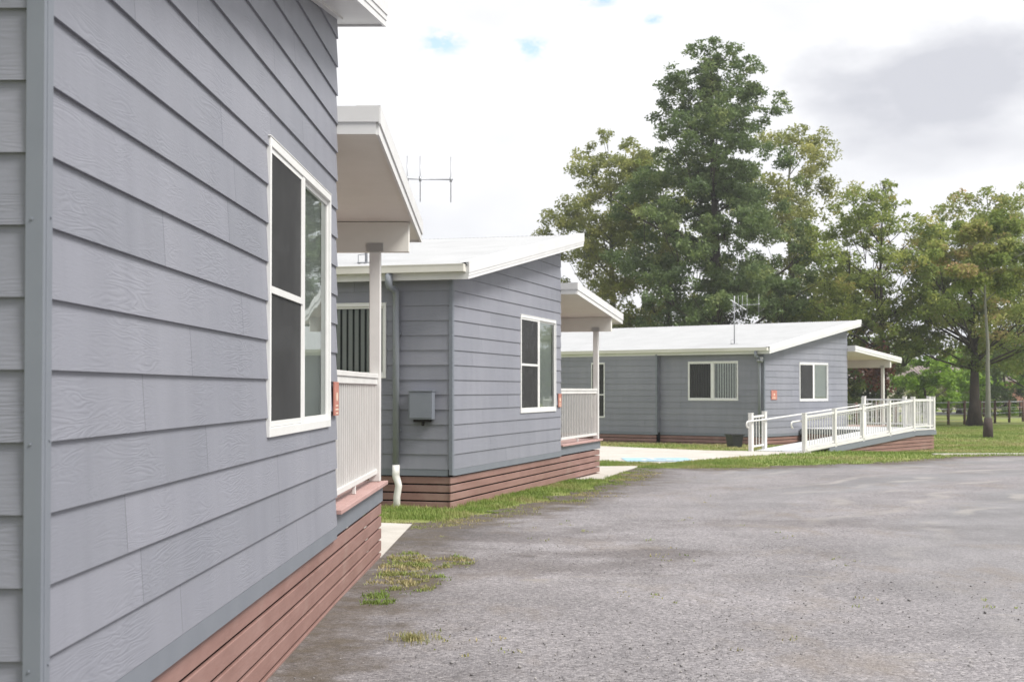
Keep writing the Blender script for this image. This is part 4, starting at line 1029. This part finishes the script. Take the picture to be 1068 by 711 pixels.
# right hand group
tree(at(921, 74), 12.3, envelope(84, 12.7, Prof([(0, 0), (.26, 0), (.32, 2.2), (.45, 3.6), (.65, 4.4), (.8, 3.8), (.93, 2.5), (1, .9)]), .9, 31),
     .18, 26000, M['leaf_olive'], M['bark'], .22, 'olive tree with a brown dead clump beyond the porch post', trunk_top=.8, forks=.2, group='trees beyond the cottages', brown=(-.6, -1.0, 3.0, .45, 700), rd=5)
tree(at(868, 79), 10.4, envelope(50, 10.4, Prof([(0, 0), (.2, 1.8), (.4, 3.0), (.65, 3.2), (.85, 2.5), (1, .8)]), .9, 33),
     .19, 16000, M['leaf_olive'], M['bark'], .22, 'olive tree just above the high end of the farthest roof', trunk_top=.8, group='trees beyond the cottages', rd=6)
tree(at(1016, 73), 12.2, [(x, y, z, r) for (x, y, z, r) in envelope(88, 12.2, Prof([(0, 0), (.24, 0), (.3, 3.0), (.42, 4.1), (.6, 4.2), (.78, 3.8), (.92, 2.6), (1, 1.2)]), .95, 41)],
     .175, 34000, M['leaf_turning'], M['bark'], .32, 'broad tree with thick dark trunk behind the wire fence', trunk_top=.7, forks=.24, group='trees beyond the cottages', tintshift=.05, rd=7)
tree(at(1080, 78), 13.2, envelope(70, 13.2, Prof([(0, 0), (.2, 0), (.28, 2.6), (.42, 4.1), (.6, 4.2), (.78, 3.8), (.92, 2.6), (1, 1.2)]), .95, 43),
     .175, 20000, M['leaf_turning'], M['bark'], .28, 'turning tree at the right edge behind the wire fence', trunk_top=.7, forks=.22, group='trees beyond the cottages', rd=8)
st_ = tree(at(1030, 56.6), 9.2, [(-.9, -.5, 6.4, 1.0), (1.0, .4, 6.2, 1.0), (.3, -.3, 7.4, 1.0), (-.4, .5, 8.4, .9), (1.6, 0, 7.4, .9), (-1.6, 0, 7.3, .9), (.9, .4, 8.6, .8)],
     .16, 11000, M['leaf_turning'], M['bark_pale'], .135, 'slender grey trunked tree with a blackened foot on the lawn', trunk_top=.8, forks=.46, group='trees beyond the cottages', tintshift=.1, rd=9)
mb = MB(); mb.tube([(0, 0, -.05), (0, 0, .4), (.01, 0, .78)], [.21, .19, .165], 12); mb.build('burnt_foot', M['bark_burnt'], st_, smooth=True)
# low bright trees and dark understorey behind the fence
tree(at(965, 92), 4.6, envelope(34, 4.6, Prof([(0, 0), (.15, 0), (.25, 2.6), (.55, 3.3), (.8, 2.6), (1, .8)]), .65, 51), .2, 12000, M['leaf_bright'], M['bark'], .16,
     'low bright green tree beyond the ramp landing', trunk_top=.6, group='trees beyond the cottages', rd=10)
tree(at(905, 84), 5.0, envelope(40, 5.0, Prof([(0, 0), (.08, 2.0), (.3, 3.0), (.6, 3.2), (.85, 2.3), (1, .8)]), .7, 53), .2, 14000, M['leaf_dark'], M['bark'], .2,
     'dark low tree behind the porch post of the farthest cottage', trunk_top=.6, group='trees beyond the cottages', tintshift=.12, rd=11)
for i, (px, Y, H_, mt, lb) in enumerate(((1000, 112, 5.2, 'leaf_olive', 'small olive tree far beyond the road, left of the dark trunk'), (1048, 105, 6.2, 'leaf_bright', 'leafy green tree beyond the road, right of the grey trunk'),
        (1085, 98, 7.0, 'leaf_dark', 'dark green tree beyond the road at the right edge'), (940, 140, 7.5, 'leaf_olive', 'distant tree rising behind the cream house'), (1020, 150, 8.0, 'leaf_dark', 'distant dark tree on the skyline behind the dark trunk'),
        (590, 95, 8.0, 'leaf_olive', 'distant tree glimpsed between the middle cottage roofs'), (1130, 120, 9.0, 'leaf_olive', 'distant tree past the right edge'))):
    tree(at(px, Y), H_, envelope(34, H_, Prof([(0, 0), (.08, 2.2), (.3, 3.4), (.6, 3.6), (.85, 2.6), (1, .8)]), .95, 60+i), .28, 9000, M[mt], M['bark'], .2, lb, trunk_top=.6, group='trees far beyond the fence', rd=20+i)
# far tree line
def far_wood():
    n = 60000; X = rng.uniform(-80, 170, n); Y = rng.uniform(168, 185, n); H_ = 5.5+2.2*np.sin(X*.09)+1.5*np.sin(X*.31+1); Z = -.3+rng.random(n)**.8*H_
    P = np.stack([X, Y, Z], 1); V = (P[:, None]+rng.normal(0, .45, (n, 4, 3))).reshape(-1, 3)
    o = numpy_mesh('far_wood', V, np.arange(n*4).reshape(-1, 4), M['leaf_dark'], 'tint', np.repeat(np.clip(.5+.3*np.sin(X*.5)+rng.normal(0, .15, n), 0, 1), 4))
    tag(o, 'distant line of woodland along the horizon', 'woodland', kind='stuff')
far_wood()

# ------------------------------------------------------------------ wire fence
f0 = Vector((23.0, 75.0)); fd = Vector((6.8, 8.0)).normalized()
fence = empty('wire_fence', (f0.x, f0.y, -.3)); tag(fence, 'wire fence on brown timber posts crossing the lawn behind the ramp', 'fence')
fm = MB(); S0, S1 = -15, 14
for k in range(S0, S1+1):
    p = fd*2.1*k; m = MB(); m.tube([(p.x, p.y, -.1), (p.x, p.y, 1.27+.03*math.sin(k*3.1))], .075, 8); m.build('fence_post', M['post'], fence, smooth=True)
a, b = fd*2.1*S0, fd*2.1*S1
for z in (.25, .55, .85, 1.18): fm.tube([(a.x, a.y, z), (b.x, b.y, z)], .012 if z < 1.1 else .022, 4)
fm.build('fence_wire', M['galv'], fence)
f2 = empty('wire_fence', (30, 98, -.3)); tag(f2, 'second post fence beside the far road', 'fence')
for k in range(-6, 14):
    m = MB(); m.tube([(k*2.6, k*.3, -.1), (k*2.6, k*.3, 1.1)], .07, 6); m.build('fence_post', M['post'], f2, smooth=True)
m = MB()
for z in (.5, 1.0): m.tube([(-15.6, -1.8, z), (33.8, 3.9, z)], .015, 4)
m.build('fence_wire', M['galv'], f2)

# ------------------------------------------------------------------ far houses
def far_house(x, y, w_, d_, h, rise, wallm, roofm, label):
    r = empty('house', (x, y, -.3), R(8)); tag(r, label, 'house', 'houses far beyond the fence')
    m = MB(); m.box(-w_/2, w_/2, 0, d_, 0, h); m.build('wall', wallm, r)
    m = MB(); o = .5; a = [(-w_/2-o, -o, h), (w_/2+o, -o, h), (w_/2+o, d_+o, h), (-w_/2-o, d_+o, h)]; r1, r2 = (-w_/2+d_*.45, d_/2, h+rise), (w_/2-d_*.45, d_/2, h+rise)
    m.face([a[0], a[1], r2, r1]); m.face([a[1], a[2], r2]); m.face([a[2], a[3], r1, r2]); m.face([a[3], a[0], r1]); m.face(a[::-1]); m.build('roof', roofm, r)
    for k in range(3):
        cx = -w_/2+w_*(k+.6)/3.3; m = MB(); m.box(cx-.8, cx+.8, -.06, -.002, .9, 2.1); f = m.build('window', M['white'], r)
        m = MB(); m.box(cx-.72, cx+.72, -.075, -.0605, .98, 2.02); m.build('window_glass', M['rubber'], f)
    m = MB(); m.box(w_/2-1.9, w_/2-1.0, -.05, -.002, 0, 2.1); m.build('door', M['tile'], r)
far_house(38.5, 132, 15, 8, 2.7, 1.5, M['render'], M['tile'], 'cream house with a dark tiled roof far beyond the ramp')
far_house(56, 142, 13, 8, 2.7, 1.6, M['brick'], M['tile'], 'red brick house in the distance at the right')

# ------------------------------------------------------------------ thin scattering volume, added to lift the dark tones like lens veil
m = MB(); m.box(-205, 305, -65, 255, -1.6, 27); hz = m.build('added_veil', M['dark']); tag(hz, kind='stuff')
hm = bpy.data.materials.new('added_veil'); hm.use_nodes = True; hn = hm.node_tree; hn.nodes.clear()
ho_ = hn.nodes.new('ShaderNodeOutputMaterial'); pv_ = hn.nodes.new('ShaderNodeVolumePrincipled')
pv_.inputs['Color'].default_value = (.95, .96, 1, 1); pv_.inputs['Density'].default_value = 0.0006; pv_.inputs['Anisotropy'].default_value = .2
hn.links.new(pv_.outputs[0], ho_.inputs['Volume']); hz.data.materials[0] = hm
